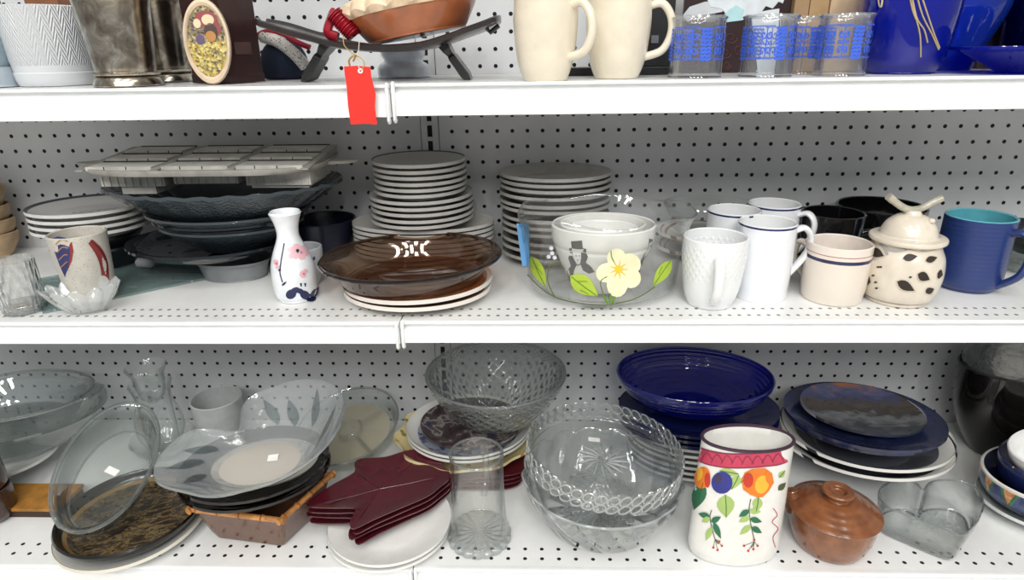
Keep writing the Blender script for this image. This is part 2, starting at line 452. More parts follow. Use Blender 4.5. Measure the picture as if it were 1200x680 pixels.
def build_light():
    w = bpy.data.worlds.new('aisle_light'); SC.world = w; w.use_nodes = True
    nt = w.node_tree; bg = nt.nodes['Background']
    tc = nt.nodes.new('ShaderNodeTexCoord'); sp = nt.nodes.new('ShaderNodeSeparateXYZ'); cr = nt.nodes.new('ShaderNodeValToRGB')
    nt.links.new(tc.outputs['Generated'], sp.inputs[0]); nt.links.new(sp.outputs[2], cr.inputs[0]); nt.links.new(cr.outputs[0], bg.inputs[0])
    cr.color_ramp.elements[0].position = .0; cr.color_ramp.elements[0].color = (.6, .6, .61, 1)
    cr.color_ramp.elements[1].position = .6; cr.color_ramp.elements[1].color = (.78, .8, .83, 1)
    bg.inputs[1].default_value = WORLD
    for i, (x, y, lx, ly, e) in enumerate(LIGHTS):
        l = bpy.data.lights.new('ceiling_light', 'AREA'); l.shape = 'RECTANGLE'; l.size = lx*U; l.size_y = ly*U; l.energy = e; l.color = (1, .985, .96)
        o = bpy.data.objects.new('ceiling_light', l); C.objects.link(o); o.location = loc((x, y, 74))
    SC.view_settings.view_transform = 'Standard'; SC.view_settings.look = 'None'
    SC.view_settings.exposure = EXPO; SC.view_settings.gamma = 1.0
    SC.cycles.transparent_max_bounces = 48; SC.cycles.max_bounces = 14; SC.cycles.transmission_bounces = 10
    SC.cycles.glossy_bounces = 5; SC.cycles.diffuse_bounces = 4
    SC.cycles.use_denoising = True; SC.cycles.sample_clamp_indirect = 6; SC.cycles.caustics_reflective = False
WORLD = .85; EXPO = -0.5
LIGHTS = [(x, y, 10, 46, e) for y, e, xs in ((-62, 14, (-32, 8, 48)), (-118, 38, (-40, -8, 24, 56)), (-160, 46, (-30, 8, 46))) for x in xs]

# ------------------------------------------------------------------ common pieces
ORD = ['topmost', 'second from the top', 'third from the top', 'fourth from the top', 'fifth from the top', 'sixth from the top',
       'seventh from the top', 'eighth from the top', 'ninth from the top', 'tenth from the top', 'eleventh from the top', 'twelfth from the top']
def plate_prof(R_, h, t=.16, foot=.58):
    return shell(cat([(0, .14), (foot*R_-.12, .14), (foot*R_-.06, 0), (foot*R_+.08, 0), (foot*R_+.2, .12), (.78*R_, .12+(h-.12)*.3), (R_, h)], 3), t)
def plate_mesh(R_, h, t=.16, foot=.58, seg=64, sx=1, sy=1, m=0, mod=None):
    return MB().lathe(plate_prof(R_, h, t, foot), seg, sx, sy, m, mod)
def plate2(R_, h, t, foot, sy=1):    # underside in slot 0, upper face in slot 1
    pr = plate_prof(R_, h, t, foot); n = (len(pr)-2)//2
    return MB().lathe(pr, 64, 1, sy, lambda k: 0 if k < n else 1)
def turned(name, label, cat_, X, Y, zs, outer, t, mat, seg=56, tb=None, group=None, rot=None, sx=1, sy=1, mod=None, parent=None, sm=4):
    pr = shell(cat(outer, sm) if sm else outer, t, tb)
    mb = MB().lathe(pr, seg, sx, sy, 0, mod)
    if parent: return mb.obj(name, mat, parent), pr
    o = mb.obj(name, mat, P=(X, Y, zs), rot=rot); tag(o, label, cat_, group); return o, pr
def ear(phi, pts, w, th, n=5):       # mug handle lying in the upright plane at angle phi; pts (radius, height)
    p = cat(pts, n); c, s = cos(phi), sin(phi)
    return MB().tube([(r*c, r*s, z) for r, z in p], w, th, 12, up=(-s, c, 0))
def mug(label, X, Y, zs, outer, t, mat, phi=None, ears=None, hw=.3, ht=.17, hmat=None, group=None, cat_='mug', name='mug', seg=56, inm=None, mod=None, deco=None, decom=(), sx=1, sy=1):
    T = thing(name, (X, Y, zs), label, cat_, group)
    sm = cat(outer, 4); pr = shell(sm, t, t*1.3); n_ = len(sm); mb = MB().lathe(pr, seg, sx, sy, (lambda k: 1 if k >= n_ else 0) if inm else 0, mod)
    if deco: deco(mb, (X, Y, zs, sm, sx, sy))
    mb.obj('body', [mat]+([inm] if inm else [])+list(decom), T)
    if ears: ear(phi, ears, hw, ht).obj('handle', hmat or mat, T)
    return T
def sticker(parent, P, w, h, rotz=0, nrm=(0, 0, 1)):
    n = Vector(nrm).normalized(); x = Vector((cos(rotz), sin(rotz), 0)); x = (x-n*x.dot(n)).normalized(); y = n.cross(x); P = Vector(P)
    mb = MB(); b = []
    for k in (0, .012):
        b.append([P+n*k+x*(sx*w/2)+y*(sy*h/2) for sx, sy in ((-1, -1), (1, -1), (1, 1), (-1, 1))])
    mb.loft(b); o = mb.obj('price_sticker', plain('#f2f2ee', .6), parent, smooth=False); o['label'] = 'small blank white price sticker'; return o
# ------------------------------------------------------------------ upper shelf
def at_y(px, Y, z): # point on the level plane z with a chosen depth, seen near photo column px
    d = ray(px, 100); x = CAM.x+(Y-CAM.y)*d.x/d.y
    for _ in range(4):
        p = proj((x, Y, z)); x += (px-p[0])/p[2]
    return x
CERAM = dict(rough=.22, coat=.4)
def upper_shelf():
    z = ZT
    # pale blue jar at the left edge
    X, Y = at_y(-14, -9.0, z), -9.0; s = proj((X, Y, z))[2]
    T = thing('storage_jar', (X, Y, z), 'pale blue-grey jar cut off by the left edge, beside the embossed white planter', 'jar')
    MB().lathe(shell(cat([(0, 0), (1.35, 0), (1.42, .1), (1.45, .55), (1.42, .95)], 3), .12), 40).obj('foot', plain('#aebac2', .3), T)
    MB().lathe(shell([(0, 1.0), (1.35, 1.0), (1.48, 1.2), (1.55, 2.4), (1.5, 5)], .12), 40).obj('body', plain('#8fa3ae', .25), T)
    # embossed white planter
    Y = -7.7; X = at_y(70, Y, z); pr = prof_at(X, Y, z, [(49, 88), (51.5, 70), (55, 30), (56, 9)]); r0 = pr[0][0]
    g = G('embossed'); tc = g.n('TexCoord'); u, v, _ = g.sep(tc.outputs['UV'])
    a = g.m('PINGPONG', g.m('MULTIPLY', u, 26), .5); w_ = g.m('SINE', g.m('MULTIPLY', g.m('ADD', g.m('MULTIPLY', v, 1.15), g.m('MULTIPLY', a, 1.6)), 14))
    zz = g.sep(g.xyz())[2]; msk = g.m('MULTIPLY', g.m('GREATER_THAN', zz, 1.0), g.m('LESS_THAN', zz, 4.0))
    pm = g.done(g.pbr('#d3d6d9', .35, normal=g.bump(g.m('MULTIPLY', w_, msk), .55, .06)))
    outer = [(0, .02), (r0*.9, .02), (r0*.93, .0), (r0*.97, .12), (r0*1.0, .3), (r0*1.02, .62), (r0*.99, .68)]+pr[1:]
    outer[-1] = (pr[-1][0], pr[-1][1]); outer.insert(-1, (pr[-1][0]*.995, pr[-1][1]-.2))
    turned('planter_pot', 'round white planter embossed with leaf arches, between the blue-grey jar and silver cup', 'planter', X, Y, z, outer, .16, pm, sm=0)
    # brown wooden box behind the planter
    Xb = at_y(80, -4.5, z)
    MB().box(-1.0, .9, -.8, .8, 0, 6.5).obj('wooden_box', plain('#8a5a3c', .5, var=.15), P=(Xb, -4.2, z), smooth=False, bevel=.04)
    tag(bpy.data.objects['wooden_box'], 'brown wooden box showing above the white planter', 'box')
    # silver cups
    g = G('tarnished_silver'); nz = g.noise(g.xyz(), .9, 5, .65, 1.2)
    sm_ = g.done(g.pbr(g.ramp(nz, [(.3, '#6a6258'), (.5, '#a89f90'), (.7, '#dedace')]), .22, 1.0))
    def cup(px, Y, sc, label):
        X = at_y(px, Y, z); T = thing('silver_cup', (X, Y, z), label, 'cup', 'tarnished silver cups')
        o = [(0, .5), (1.22, .52), (1.36, .7), (1.42, 1.2), (1.6, 3.2), (1.74, 4.05), (1.82, 4.15), (1.82, 4.45), (1.78, 4.5)]
        o = [(a*sc, b*sc) for a, b in o]
        MB().lathe(shell(cat(o, 3), .06), 56).obj('bowl', sm_, T)
        f = [(0, .0), (1.55, .0), (1.6, .06), (1.56, .2), (1.5, .34), (1.42, .44), (1.3, .5), (0, .5)]
        MB().lathe([(a*sc, b*sc) for a, b in f], 56).obj('foot', sm_, T)
        b = MB()
        def bead(an, k, r, zz): q = 1+.02*abs(sin(an*30)); return r*q, zz
        b.lathe([(a*sc, c*sc) for a, c in [(1.36, .5), (1.47, .52), (1.5, .58), (1.44, .64), (1.36, .62)]], 240, mod=bead).obj('beaded_ring', sm_, T)
    cup(152, -9.7, 1.0, 'tall tarnished silver cup with a beaded foot, in front of the other silver cup')
    cup(196, -5.0, 1.0, 'silver cup standing behind, half hidden by the dark brown block')
    # dark brown block with plaque
    bm = plain('#35201f', .35, var=.12)
    X0, X1 = at_y(222, -8.6, z), at_y(288, -8.6, z)
    T = thing('wooden_block', ((X0+X1)/2, -7.2, z), 'dark maroon-brown wooden block behind the oval plaque', 'block', rot=(0, 0, radians(-24)))
    w = 2.9
    mb = MB(); mb.loft([[(-w/2*k, -1.15*k, zz), (w/2*k, -1.15*k, zz), (w/2*k, 1.15*k, zz), (-w/2*k, 1.15*k, zz)] for zz, k in ((0, 1), (.4, 1), (.45, .97), (6.5, .97))])
    mb.obj('body', bm, T, smooth=False, bevel=.06)
    c = MB()
    for k in range(9):
        zz = 1.1+k*.35; c.tube([(.3+.35*(k % 2), -1.14, zz), (.8, -1.14, zz+.15), (1.15-.2*(k % 3), -1.14, zz+.05)], .03, .02, 6)
    MB().box(1.43, 1.46, -.6, .5, 1.4, 2.0).obj('carved_label', plain('#4c3431', .6), T, smooth=False)
    c.obj('carving', plain('#6d5450', .6), T)['kind'] = 'stuff'
    # oval plaque leaning on the block
    A = WY(243, 50, -9.4); hgt = (zat(A.x, -9.4, -1)-zat(A.x, -9.4, 101)); rx = 29/proj(A)[2]; rz = hgt/2
    T = thing('oval_plaque', (A.x, -9.5, z), 'cream-rimmed oval plaque showing a figure in yellow flowers, leaning on the dark block', 'plaque', rot=(radians(-7), 0, radians(8)))
    def oval(k, y, n=56): return [(rx*k*cos(2*pi*i/n), y, rz+rz*k*sin(2*pi*i/n)) for i in range(n)]
    fr = plain('#d9c3a8', .45, var=.08)
    mb = MB(); mb.loft([oval(.8, .05), oval(.95, .12), oval(1, 0), oval(.98, -.2), oval(.9, -.24), oval(.83, -.16), oval(.82, -.08)], cap1=True); mb.obj('rim', fr, T)
    g = G('plaque_picture'); x, y, zz = g.sep(g.xyz()); v = g.xyz()
    vo = g.n('TexVoronoi'); g.put(vo.inputs['Vector'], v); vo.inputs['Scale'].default_value = 8.5
    low = g.ramp(g.sep(vo.outputs['Color'])[0], [(0, '#6d5f2c'), (.3, '#b59a3c'), (.55, '#d6c67a'), (.8, '#857a40'), (.95, '#5b4a4a')])
    hi = g.ramp(g.sep(vo.outputs['Color'])[1], [(0, '#3c3422'), (.3, '#6e6a3a'), (.55, '#8e7f55'), (.75, '#5a3f52'), (.95, '#b7a57c')])
    pc = g.mix(g.m('GREATER_THAN', zz, rz*1.0), low, hi)
    pic = g.done(g.pbr(pc, .4, normal=g.bump(vo.outputs['Distance'], .5, .05)))
    mb = MB(); mb.loft([oval(.84, -.09), oval(.82, -.13)])
    def disc(cx, cz, a, b, y, m, n=14):
        bb = len(mb.v); mb.v += [(cx+a*cos(2*pi*i/n), y, cz+b*sin(2*pi*i/n)) for i in range(n)]; mb.face(range(bb, bb+n), m)
    disc(.1, rz*1.52, .55, .38, -.14, 1); disc(.18, rz*1.5, .3, .26, -.15, 2); disc(.25, rz*1.22, .32, .42, -.15, 3); disc(.22, rz*1.12, .25, .26, -.16, 4); disc(-.3, rz*1.05, .22, .24, -.15, 5)
    disc(-.35, rz*1.42, .18, .22, -.15, 2); disc(.55, rz*1.3, .2, .3, -.145, 1)
    mb.obj('picture', [pic, plain('#8e3a3e', .4), plain('#dcc9a4', .4), plain('#3d2a22', .4), plain('#b07a3a', .4), plain('#5d4a6a', .4)], T, norm=False)
    # navy cap ornament
    X = at_y(336, -3.3, z)
    T = thing('cloth_ornament', (X, -3.3, z), 'navy cloth ornament with speckled white band and red trim, behind the tray leg', 'ornament')
    MB().lathe(cat([(0, 0), (1.1, 0), (1.35, .3), (1.3, 1.2), (.9, 1.9), (0, 2.3)], 4), 40).obj('body', plain('#1a2338', .9), T)
    spk = plain('#d6d2cc', .9, spk=('#3a3236', 7, .25), bump=.6)
    MB().tube(cat([(-.7, -.9, 2.3), (.2, -1.15, 2.05), (1.0, -1.05, 1.4), (1.45, -.7, .7)], 5), .42, .34, 12).obj('speckled_band', spk, T)
    MB().tube(cat([(-1.2, -.7, 2.3), (-.5, -.95, 2.55), (.4, -1.0, 2.5), (1.2, -.9, 2.0), (1.9, -.8, 1.7)], 5), .2, .16, 10).obj('red_trim', plain('#a01f36', .8), T)

    # curved serving tray on legs
    Yt = -7.4; zc = zat(at_y(450, Yt, z), Yt, 55)
    T = thing('serving_tray', (at_y(452, Yt, z), Yt, z), 'curved dark wooden serving tray on splayed legs, carrying the pie dish', 'tray')
    ox = at_y(452, Yt, z)
    tp = []
    for px, py in ((309, 25), (330, 31), (352, 38), (375, 44), (400, 51), (430, 55), (465, 56), (500, 53), (525, 46), (550, 37), (572, 29), (587, 22)):
        P = WY(px, py, Yt); tp.append((P.x-ox, P.z-z))
    tp = cat(tp, 3); D = 2.3; n = len(tp)
    rings = []
    for i, (x, zz) in enumerate(tp):
        k = min(1, sqrt(max(0, 1-((i-(n-1)/2)/((n-1)/2))**6))+.25); d = D*k
        rings.append([(x, -d, zz+.1), (x, -d+.12, zz+.16), (x, -d+.3, zz+.02), (x, d-.3, zz+.02), (x, d-.12, zz+.16), (x, d, zz+.1), (x, d, zz-.12), (x, d-.4, zz-.2), (x, -d+.4, zz-.2), (x, -d, zz-.12)])
    MB().loft(rings).obj('tray_top', plain('#2b2422', .3, var=.15, coat=.3), T, sharp=35)
    lm = plain('#1d1c1d', .35, coat=.2)
    for yy in (0,):
        for (pa, pb) in (((378, 50), (352, 97)), ((517, 52), (547, 95))):
            a = WY(pa[0], pa[1], Yt-1.2); b = WY(pb[0], pb[1], Yt-1.2); b.z = z
            a = Vector((a.x-ox, yy, a.z-z+.0)); b = Vector((b.x-ox, yy, 0.03))
            m_ = MB(); d = (b-a); sd = Vector((0, 1, 0)); nn = d.cross(sd).normalized()
            rg = []
            for t, wx, wy in ((0, .26, .8), (.15, .22, .8), (.3, .15, .7), (.36, .2, .8), (.9, .22, .8), (1, .2, .7)):
                c0 = a+d*t; rr = [c0+nn*wx*sx+sd*wy*sy for sx, sy in ((-1, -1), (1, -1), (1, 1), (-1, 1))]
                if t == 1: rr = [Vector((q.x, q.y, 0.0)) for q in rr]
                rg.append(rr)
            m_.loft(rg).obj('leg', lm, T, smooth=False, bevel=.05)
    MB().tube([(tp[-4][0], -1.2, tp[-4][1]-.18), (tp[-3][0]-.1, -1.2, tp[-3][1]-.5), (tp[-1][0]-.05, -1.2, tp[-1][1]-.35)], .16, .12, 8).obj('end_grip', lm, T)
    # pie dish on the tray
    Yp = -7.3
    P0 = WY(491, 48, Yp); R1 = 75/proj(P0)[2]; sc = proj(P0)[2]
    T = thing('pie_dish', (P0.x, Yp, P0.z+.13), 'terracotta pie-shaped dish with ruffled cream crust, tilted on the curved tray', 'dish', rot=(0, radians(-9.5), 0))
    rb = 58/sc; h = 30/sc
    MB().lathe(shell(cat([(0, .12), (rb*.9, .12), (rb, .2), (rb*1.1, h*.4), (R1*.97, h*.85), (R1, h)], 4), .2), 64).obj('dish', plain('#a8623c', .3, coat=.5, var=.1), T)
    def ruffle(a, k, r, zz):
        q = abs(sin(a*9)); return r*(1+.035*q*(1 if k > 0 else 0)), zz+(.22*q if k in (2, 3, 4) else 0)
    cr = [(R1*.86, h-.02), (R1*1.0, h+.03), (R1*1.06, h+.15), (R1*1.03, h+.5), (R1*.88, h+.7), (R1*.5, h+.9), (0, h+1.0)]
    MB().lathe(cr, 144, mod=ruffle).obj('crust_cover', plain('#ecd3b4', .5, var=.14, bump=.4, bs=3), T)
    # red ribbed roll
    A = WY(404, 30, Yt-1.5); T = thing('ribbed_roll', (A.x, A.y, A.z), 'red ribbed roll tied to the left side of the curved tray', 'ornament')
    g = plain('#a3172b', .35, coat=.3, var=.15)
    a, b = WY(391, 16, Yt-1.5)-A, WY(415, 41, Yt-1.5)-A; L = (b-a).length; N = 56
    MB().tube([a+(b-a)*(i/N) for i in range(N+1)], [.4+.05*sin(i/N*2*pi*12) for i in range(N+1)], seg=20).obj('ribbed_body', g, T)
    e1, e2, e3 = WY(389, 20, Yt-1.3)-A, WY(384, 38, Yt-1.3)-A, WY(396, 44, Yt-1.3)-A
    MB().tube(cat([a, e1, e2, e3], 5), .2, .3, 10).obj('folded_end', g, T)
    c1, c2 = WY(414, 41, Yt-1.7)-A, WY(424, 36, Yt-1.2)-A
    MB().tube([c1, (c1+c2)/2+Vector((0, 0, .06)), c2], .1, .12, 8).obj('tie_loop', plain('#7d1020', .5), T)
    # red tag hanging in front of the shelf edge
    Yg = -11.75
    T0 = WY(421, 78, Yg)
    T = thing('price_tag', (T0.x, Yg, T0.z), 'blank bright red tag hanging on a string over the upper shelf edge', 'tag')
    cor = [(403, 78), (417, 77), (434, 78.5), (435, 90), (440, 110), (439, 125), (442, 146), (428, 145), (411, 146), (408, 125), (406, 100), (404, 88)]
    fr_ = [WY(a, b, Yg)-T0 for a, b in cor]; bk = [Vector((p.x, p.y+.04, p.z)) for p in fr_]
    MB().loft([bk, fr_]).obj('card', plain('#ee2b1f', .55), T, smooth=False)
    MB().lathe([(.05, 0), (.12, 0), (.12, .02), (.05, .02), (.05, 0)], 16, xf=lambda p: Vector((WY(422.5, 83, Yg).x-T0.x+p.x, -.02+p.z*-1, WY(422.5, 83, Yg).z-T0.z+p.y))).obj('eyelet', plain('#f0e9e0', .5), T)
    st = plain('#b99b54', .6)
    def wl(pts): return cat([(WY(a, b, y)-T0) for a, b, y in pts], 6)
    MB().tube(wl([(402, 44, Yt-2.6), (404, 54, Yt-3), (414, 63, -11.4), (424, 69, Yg), (427, 76, Yg), (423, 83, Yg-.03)]), .025, seg=6).obj('string', st, T)
    MB().tube(wl([(421, 49, Yt-2.6), (420, 62, -11), (419.5, 74, Yg), (422, 83, Yg-.03)]), .022, seg=6).obj('string', plain('#d8d2c4', .6), T)
    MB().tube(wl([(410, 77, Yg), (409, 71, Yg-.1), (413, 66, Yg-.15), (417, 65, Yg-.1), (414, 72, Yg)]), .045, seg=6).obj('gold_bow', plain('#a8842e', .4), T)
    # blue-grey candle holder below the tray
    Yc = -3.4; X = at_y(474, Yc, z); s = proj((X, Yc, z))[2]
    o = [(0, 0), (29/s, 0), (30.5/s, .1), (30.5/s, .5), (28/s, .72), (23.5/s, .85), (23/s, 1.0), (25.5/s, 1.2), (26/s, 1.5), (25/s, 1.6)]
    turned('candle_holder', 'squat glossy blue-grey candle holder standing under the curved tray', 'candle holder', X, Yc, z, o, .35, plain('#dfe9f4', .2, coat=.5), sm=3)

    # cream mugs
    cm = plain('#e6ddc9', .22, coat=.5, var=.03)
    for i, (px, yb, hb, rows, hy, lab) in enumerate(((639, 96, 26, [(33, 70), (37.5, 35), (38, 8), (36.5, -25)], radians(-34), 'cream mug nearest the curved tray, first of the two large cream mugs'),
                                    (722, 94, 26, [(33, 70), (38, 35), (38.5, 8), (36.5, -25)], radians(-8), 'cream mug in front of the black box, handle ringing its clasp'))):
        Y = (-9.5, -8.0)[i]; X = at_y(px, Y, z); pr = prof_at(X, Y, z, rows); s = proj((X, Y, z))[2]
        o = [(0, .06), (hb/s-.15, .06), (hb/s-.08, 0), (hb/s, .08)]+pr
        s1 = proj((X, Y, z+3))[2]
        rw = pr[1][0]
        e = [(pr[2][0]*.93, pr[2][1]+.02), (pr[2][0]+.5, pr[2][1]+.1), (pr[2][0]+.95, pr[2][1]-.5), (pr[2][0]+1.0, pr[2][1]-1.3), (pr[1][0]+.6, pr[1][1]-1.0), (pr[0][0]*.95, pr[0][1]+.12)]
        mug(lab, X, Y, z, o, .16, cm, hy, e, .24, .2, group='large cream mugs')
    # black box behind the mugs
    Yb = -4.6; x0, x1 = at_y(664, Yb, z), at_y(788, Yb, z)
    T = thing('black_box', ((x0+x1)/2, Yb+.6, z), 'black box with a small silver clasp standing behind the cream mugs', 'box')
    w = (x1-x0)/2; bk = plain('#121214', .4)
    MB().box(-w, w, -.75, .9, 0, .42).obj('plinth', bk, T, smooth=False, bevel=.04)
    MB().box(-w*.1, w*.97, -.6, .7, .42, 6).obj('case', bk, T, smooth=False, bevel=.04)
    k = WY(767, 46, Yb-.05); MB().box(k.x-(x0+x1)/2-.18, k.x-(x0+x1)/2+.22, -.68, -.6, k.z-z-.2, k.z-z+.2).obj('clasp', plain('#9a9aa0', .3, .8), T, smooth=False)
    # dark maroon picture panel
    Yq = -3.4; x0, x1 = at_y(796, Yq, z), at_y(917, Yq, z); ox = (x0+x1)/2
    T = thing('cutout_panel', (ox, Yq, z), 'dark maroon panel with pale cut-out shapes and scrolls, behind the lace tumblers', 'picture')
    MB().box(x0-ox, x1-ox, 0, .35, 0, 6).obj('board', plain('#2c1718', .35, coat=.2), T, smooth=False, bevel=.03)
    pm_ = plain('#dfe6ea', .4); cy_ = plain('#b5dde0', .4)
    def flat(poly, m, nm, dy=-.04):
        P = [WY(a, b, Yq)-Vector((ox, Yq, z)) for a, b in poly]
        MB().loft([[Vector((p.x, 0, p.z)) for p in P], [Vector((p.x, dy, p.z)) for p in P]]).obj(nm, m, T, smooth=False)
    flat([(825, -20), (833, -20), (832, 2), (838, 10), (838, 26), (826, 26), (826, 10), (829, 4)], plain('#5d6468', .4), 'grey_figure')
    flat([(826, 2), (840, 2), (848, 9), (846, 14), (812, 20), (806, 26), (800, 18), (808, 8)], plain('#cfd3d6', .4), 'pale_bird', -.05)
    flat([(846, -20), (925, -20), (917, 4), (912, 2), (905, 10), (897, 7), (892, 14), (880, 20), (868, 24), (858, 24), (850, 16), (845, 10), (832, 8), (828, -2)], pm_, 'white_cutout', -.07)
    flat([(880, 16), (900, 12), (913, 10), (911, 60), (906, 86), (888, 86), (884, 50)], pm_, 'white_trunk', -.045)
    flat([(853, 12), (846, 20), (852, 26), (868, 24), (872, 12), (862, 6)], cy_, 'turquoise_cutout', -.09)
    mb = MB()
    for cx, cy, r in ((856, 44, 8), (850, 62, 7), (866, 58, 7), (812, 70, 8), (852, 76, 5)):
        pts = []
        for i in range(16):
            a = i*.55; rr = r*(1-i/20); P = WY(cx+rr*cos(a), cy+rr*sin(a), Yq)-Vector((ox, Yq, z)); pts.append((P.x, -.02, P.z))
        mb.tube(pts, .03, .02, 6)
    mb.obj('scroll_pattern', plain('#6b3a36', .4), T)['kind'] = 'stuff'
    # wooden box behind the right tumblers
    Yw = -3.8; x0, x1 = at_y(921, Yw, z), at_y(1004, Yw, z); ox = (x0+x1)/2; L_ = x1-x0
    T = thing('wooden_box', (ox, Yw, z), 'pale wooden box of three tan panels behind the lace tumblers', 'box')
    for a, b, c in ((0, .2, '#a88a66'), (.21, .47, '#b09066'), (.48, 1, '#cbb08c')):
        MB().box(-L_/2+a*L_, -L_/2+b*L_, -.1*(a > .4), 1, 0, 6).obj('panel', plain(c, .5, var=.08), T, smooth=False, bevel=.03)
    # lace tumblers
    lm_ = glass('#fafcfd', '#8a98a2', 1.6, haze=.03); cg = glass('#f8fbfc', '#8a98a2', 2.0, p=1.2, haze=.12); lb = plain('#3f68dc', .35)
    def lace_print(k):
        mb = MB(); rr = k*1.035
        def P(a, zz): return (rr*cos(a), rr*sin(a), zz)
        def line(pts, w=.035):
            L = len(pts); b = len(mb.v)
            for q, (a, zz) in enumerate(pts):
                a0, z0 = pts[max(q-1, 0)]; a1, z1 = pts[min(q+1, L-1)]; dx, dz = (a1-a0)*rr, z1-z0; l = hypot(dx, dz) or 1
                for sg in (-1, 1): mb.v.append(P(a-sg*dz/l*w/rr, zz+sg*dx/l*w))
            for q in range(L-1): mb.face((b+2*q, b+2*q+1, b+2*q+3, b+2*q+2))
        for c in range(12):
            a0 = 2*pi*c/12+.1
            if c % 3 == 0:                      # dense panel
                for h in range(9): line([(a0-.2+.05*q, .86+.17*h+.04*sin(q*2+h)) for q in range(9)], .062)
                continue
            for zz, sg in ((1.18, 1), (1.95, -1)):
                for ds in (-1, 1):
                    line([(a0+ds*(.11-.1*(1-t/14)*cos(t*.55)), zz+sg*.23*(1-t/14)*sin(t*.55)) for t in range(14)])
            line([(a0-.2+.04*q, 1.57+.09*sin(q*1.3)) for q in range(11)], .03)
            line([(a0, .88+.14*q) for q in range(11)], .025)
            for zz in (.84, 2.3): line([(a0-.26+.052*q, zz+.05*abs(sin(q*1.57))) for q in range(11)], .028)
        return mb
    for px, Y, lab in ((813.5, -8.4, 'lace-printed glass tumbler beside the cream mug, first of its row'),
                       (896, -8.6, 'lace-printed glass tumbler in the middle of the row'),
                       (935, -5.9, 'lace-printed glass tumbler standing behind the other two right-hand ones'),
                       (982, -8.6, 'lace-printed glass tumbler beside the cobalt vase')):
        X = at_y(px, Y, z); s = proj((X, -8.5, z))[2]; k = 31/s
        o = [(0, .0), (k*.93, .0), (k*1.0, .08), (k*1.02, .25), (k*1.0, 1.2), (k*.99, 2.2), (k*1.02, 2.6), (k*1.07, 2.75)]
        T = thing('glass_tumbler', (X, Y, z), lab, 'glass', 'blue lace glass tumblers')
        MB().lathe(shell(cat(o, 3), .09, .25), 48).obj('body', lm_, T)
        pr_ = lace_print(k).obj('lace_print', lb, T, norm=False); pr_['label'] = 'blue scrollwork printed around the glass'
        MB().tube([(k*1.05*cos(i*pi/24), k*1.05*sin(i*pi/24), 2.78) for i in range(48)], .055, seg=8, closed=True).obj('rim', cg, T)
    # cobalt vases
    cob = glass('#2a3edc', '#070d68', 1.0, haze=.36, hcol='#1832d8', p=1.3, k=(1, 1))
    cob2 = glass('#2f6cf0', '#0c2fae', .8, haze=.3, hcol='#2f66ea', p=1.2, k=(1, 1))
    Y = -6.6; X = at_y(1052, Y, z); pr = prof_at(X, Y, z, [(44, 82), (50, 72), (56, 45), (61, 10), (62, -30)]); s = proj((X, Y, z))[2]
    o = [(0, .05), (42/s-.1, 0), (43/s, .06)]+pr
    T = thing('glass_vase', (X, Y, z), 'wide cobalt blue glass vase tied with raffia strands', 'vase')
    sm2 = cat(o, 4); MB().lathe(shell(sm2, .15, .3), 64).obj('body', cob, T)
    rf = plain('#c9b58c', .7); A = (X, Y, z, sm2)
    for path in ([(1068, -14), (1071, 12), (1078, 40), (1079, 67)], [(1067, -14), (1074, 20), (1083, 35), (1087, 50)], [(1072, -14), (1081, 18), (1092, 40), (1100, 58)], [(1077, -14), (1086, 14), (1094, 38), (1101, 56)], [(1064, -14), (1069, 10), (1073, 22)], [(1028, -14), (1030, 5), (1033, 7), (1035, -10)]):
        b = [on_surf(px, py, *A, eps=.05) for px, py in cat(path, 4)]
        MB().tube(b, .05, .03, 6).obj('raffia', rf, T)
    Y = -3.3; X = at_y(1106, Y, z); s = proj((X, Y, z+2))[2]
    T = thing('glass_pitcher', (X, Y, z), 'bright blue glass pitcher with a broad curved side, behind the cobalt vase', 'pitcher')
    o = [(0, .05), (1.15, 0), (1.3, .1), (1.6, .9), (2.2, 2.4), (2.5, 3.4), (2.45, 4.2), (2.2, 5.2)]
    MB().lathe(shell(cat(o, 4), .14, .3), 64).obj('body', cob2, T)
    ear(radians(20), [(2.2, 4.8), (3.0, 5.0), (3.2, 3.6), (2.3, 2.6)], .22, .18).obj('handle', cob2, T)
    Y = -4.0; X = at_y(1205, Y, z)
    turned('glass_vase', 'very dark cobalt glass vase at the right edge, behind the blue dish', 'vase', X, Y, z, [(0, .1), (1.5, .05), (1.6, .3), (1.75, 2.5), (1.8, 5)], .14, glass('#0c1470', '#020426', .8, haze=.2, hcol='#060c50', p=1, k=(1, 1)), sm=3)
    Y = -8.6; X = at_y(1206, Y, z)
    turned('glass_dish', 'shallow cobalt blue glass dish at the right edge of the upper shelf', 'dish', X, Y, z, [(0, .05), (1.3, 0), (1.5, .1), (2.2, .5), (3.2, .98), (3.65, 1.12)], .1, cob, sm=3)
    X = at_y(1160, -2.2, z)
    MB().box(-.8, .8, -.6, .6, 0, 5).obj('wooden_box', plain('#4b3c30', .5), P=(X, -1.6, z), smooth=False, bevel=.04); tag(bpy.data.objects['wooden_box.002'], 'dark brown box glimpsed between the blue pitcher and dark cobalt vase', 'box')
BUILD = [upper_shelf]
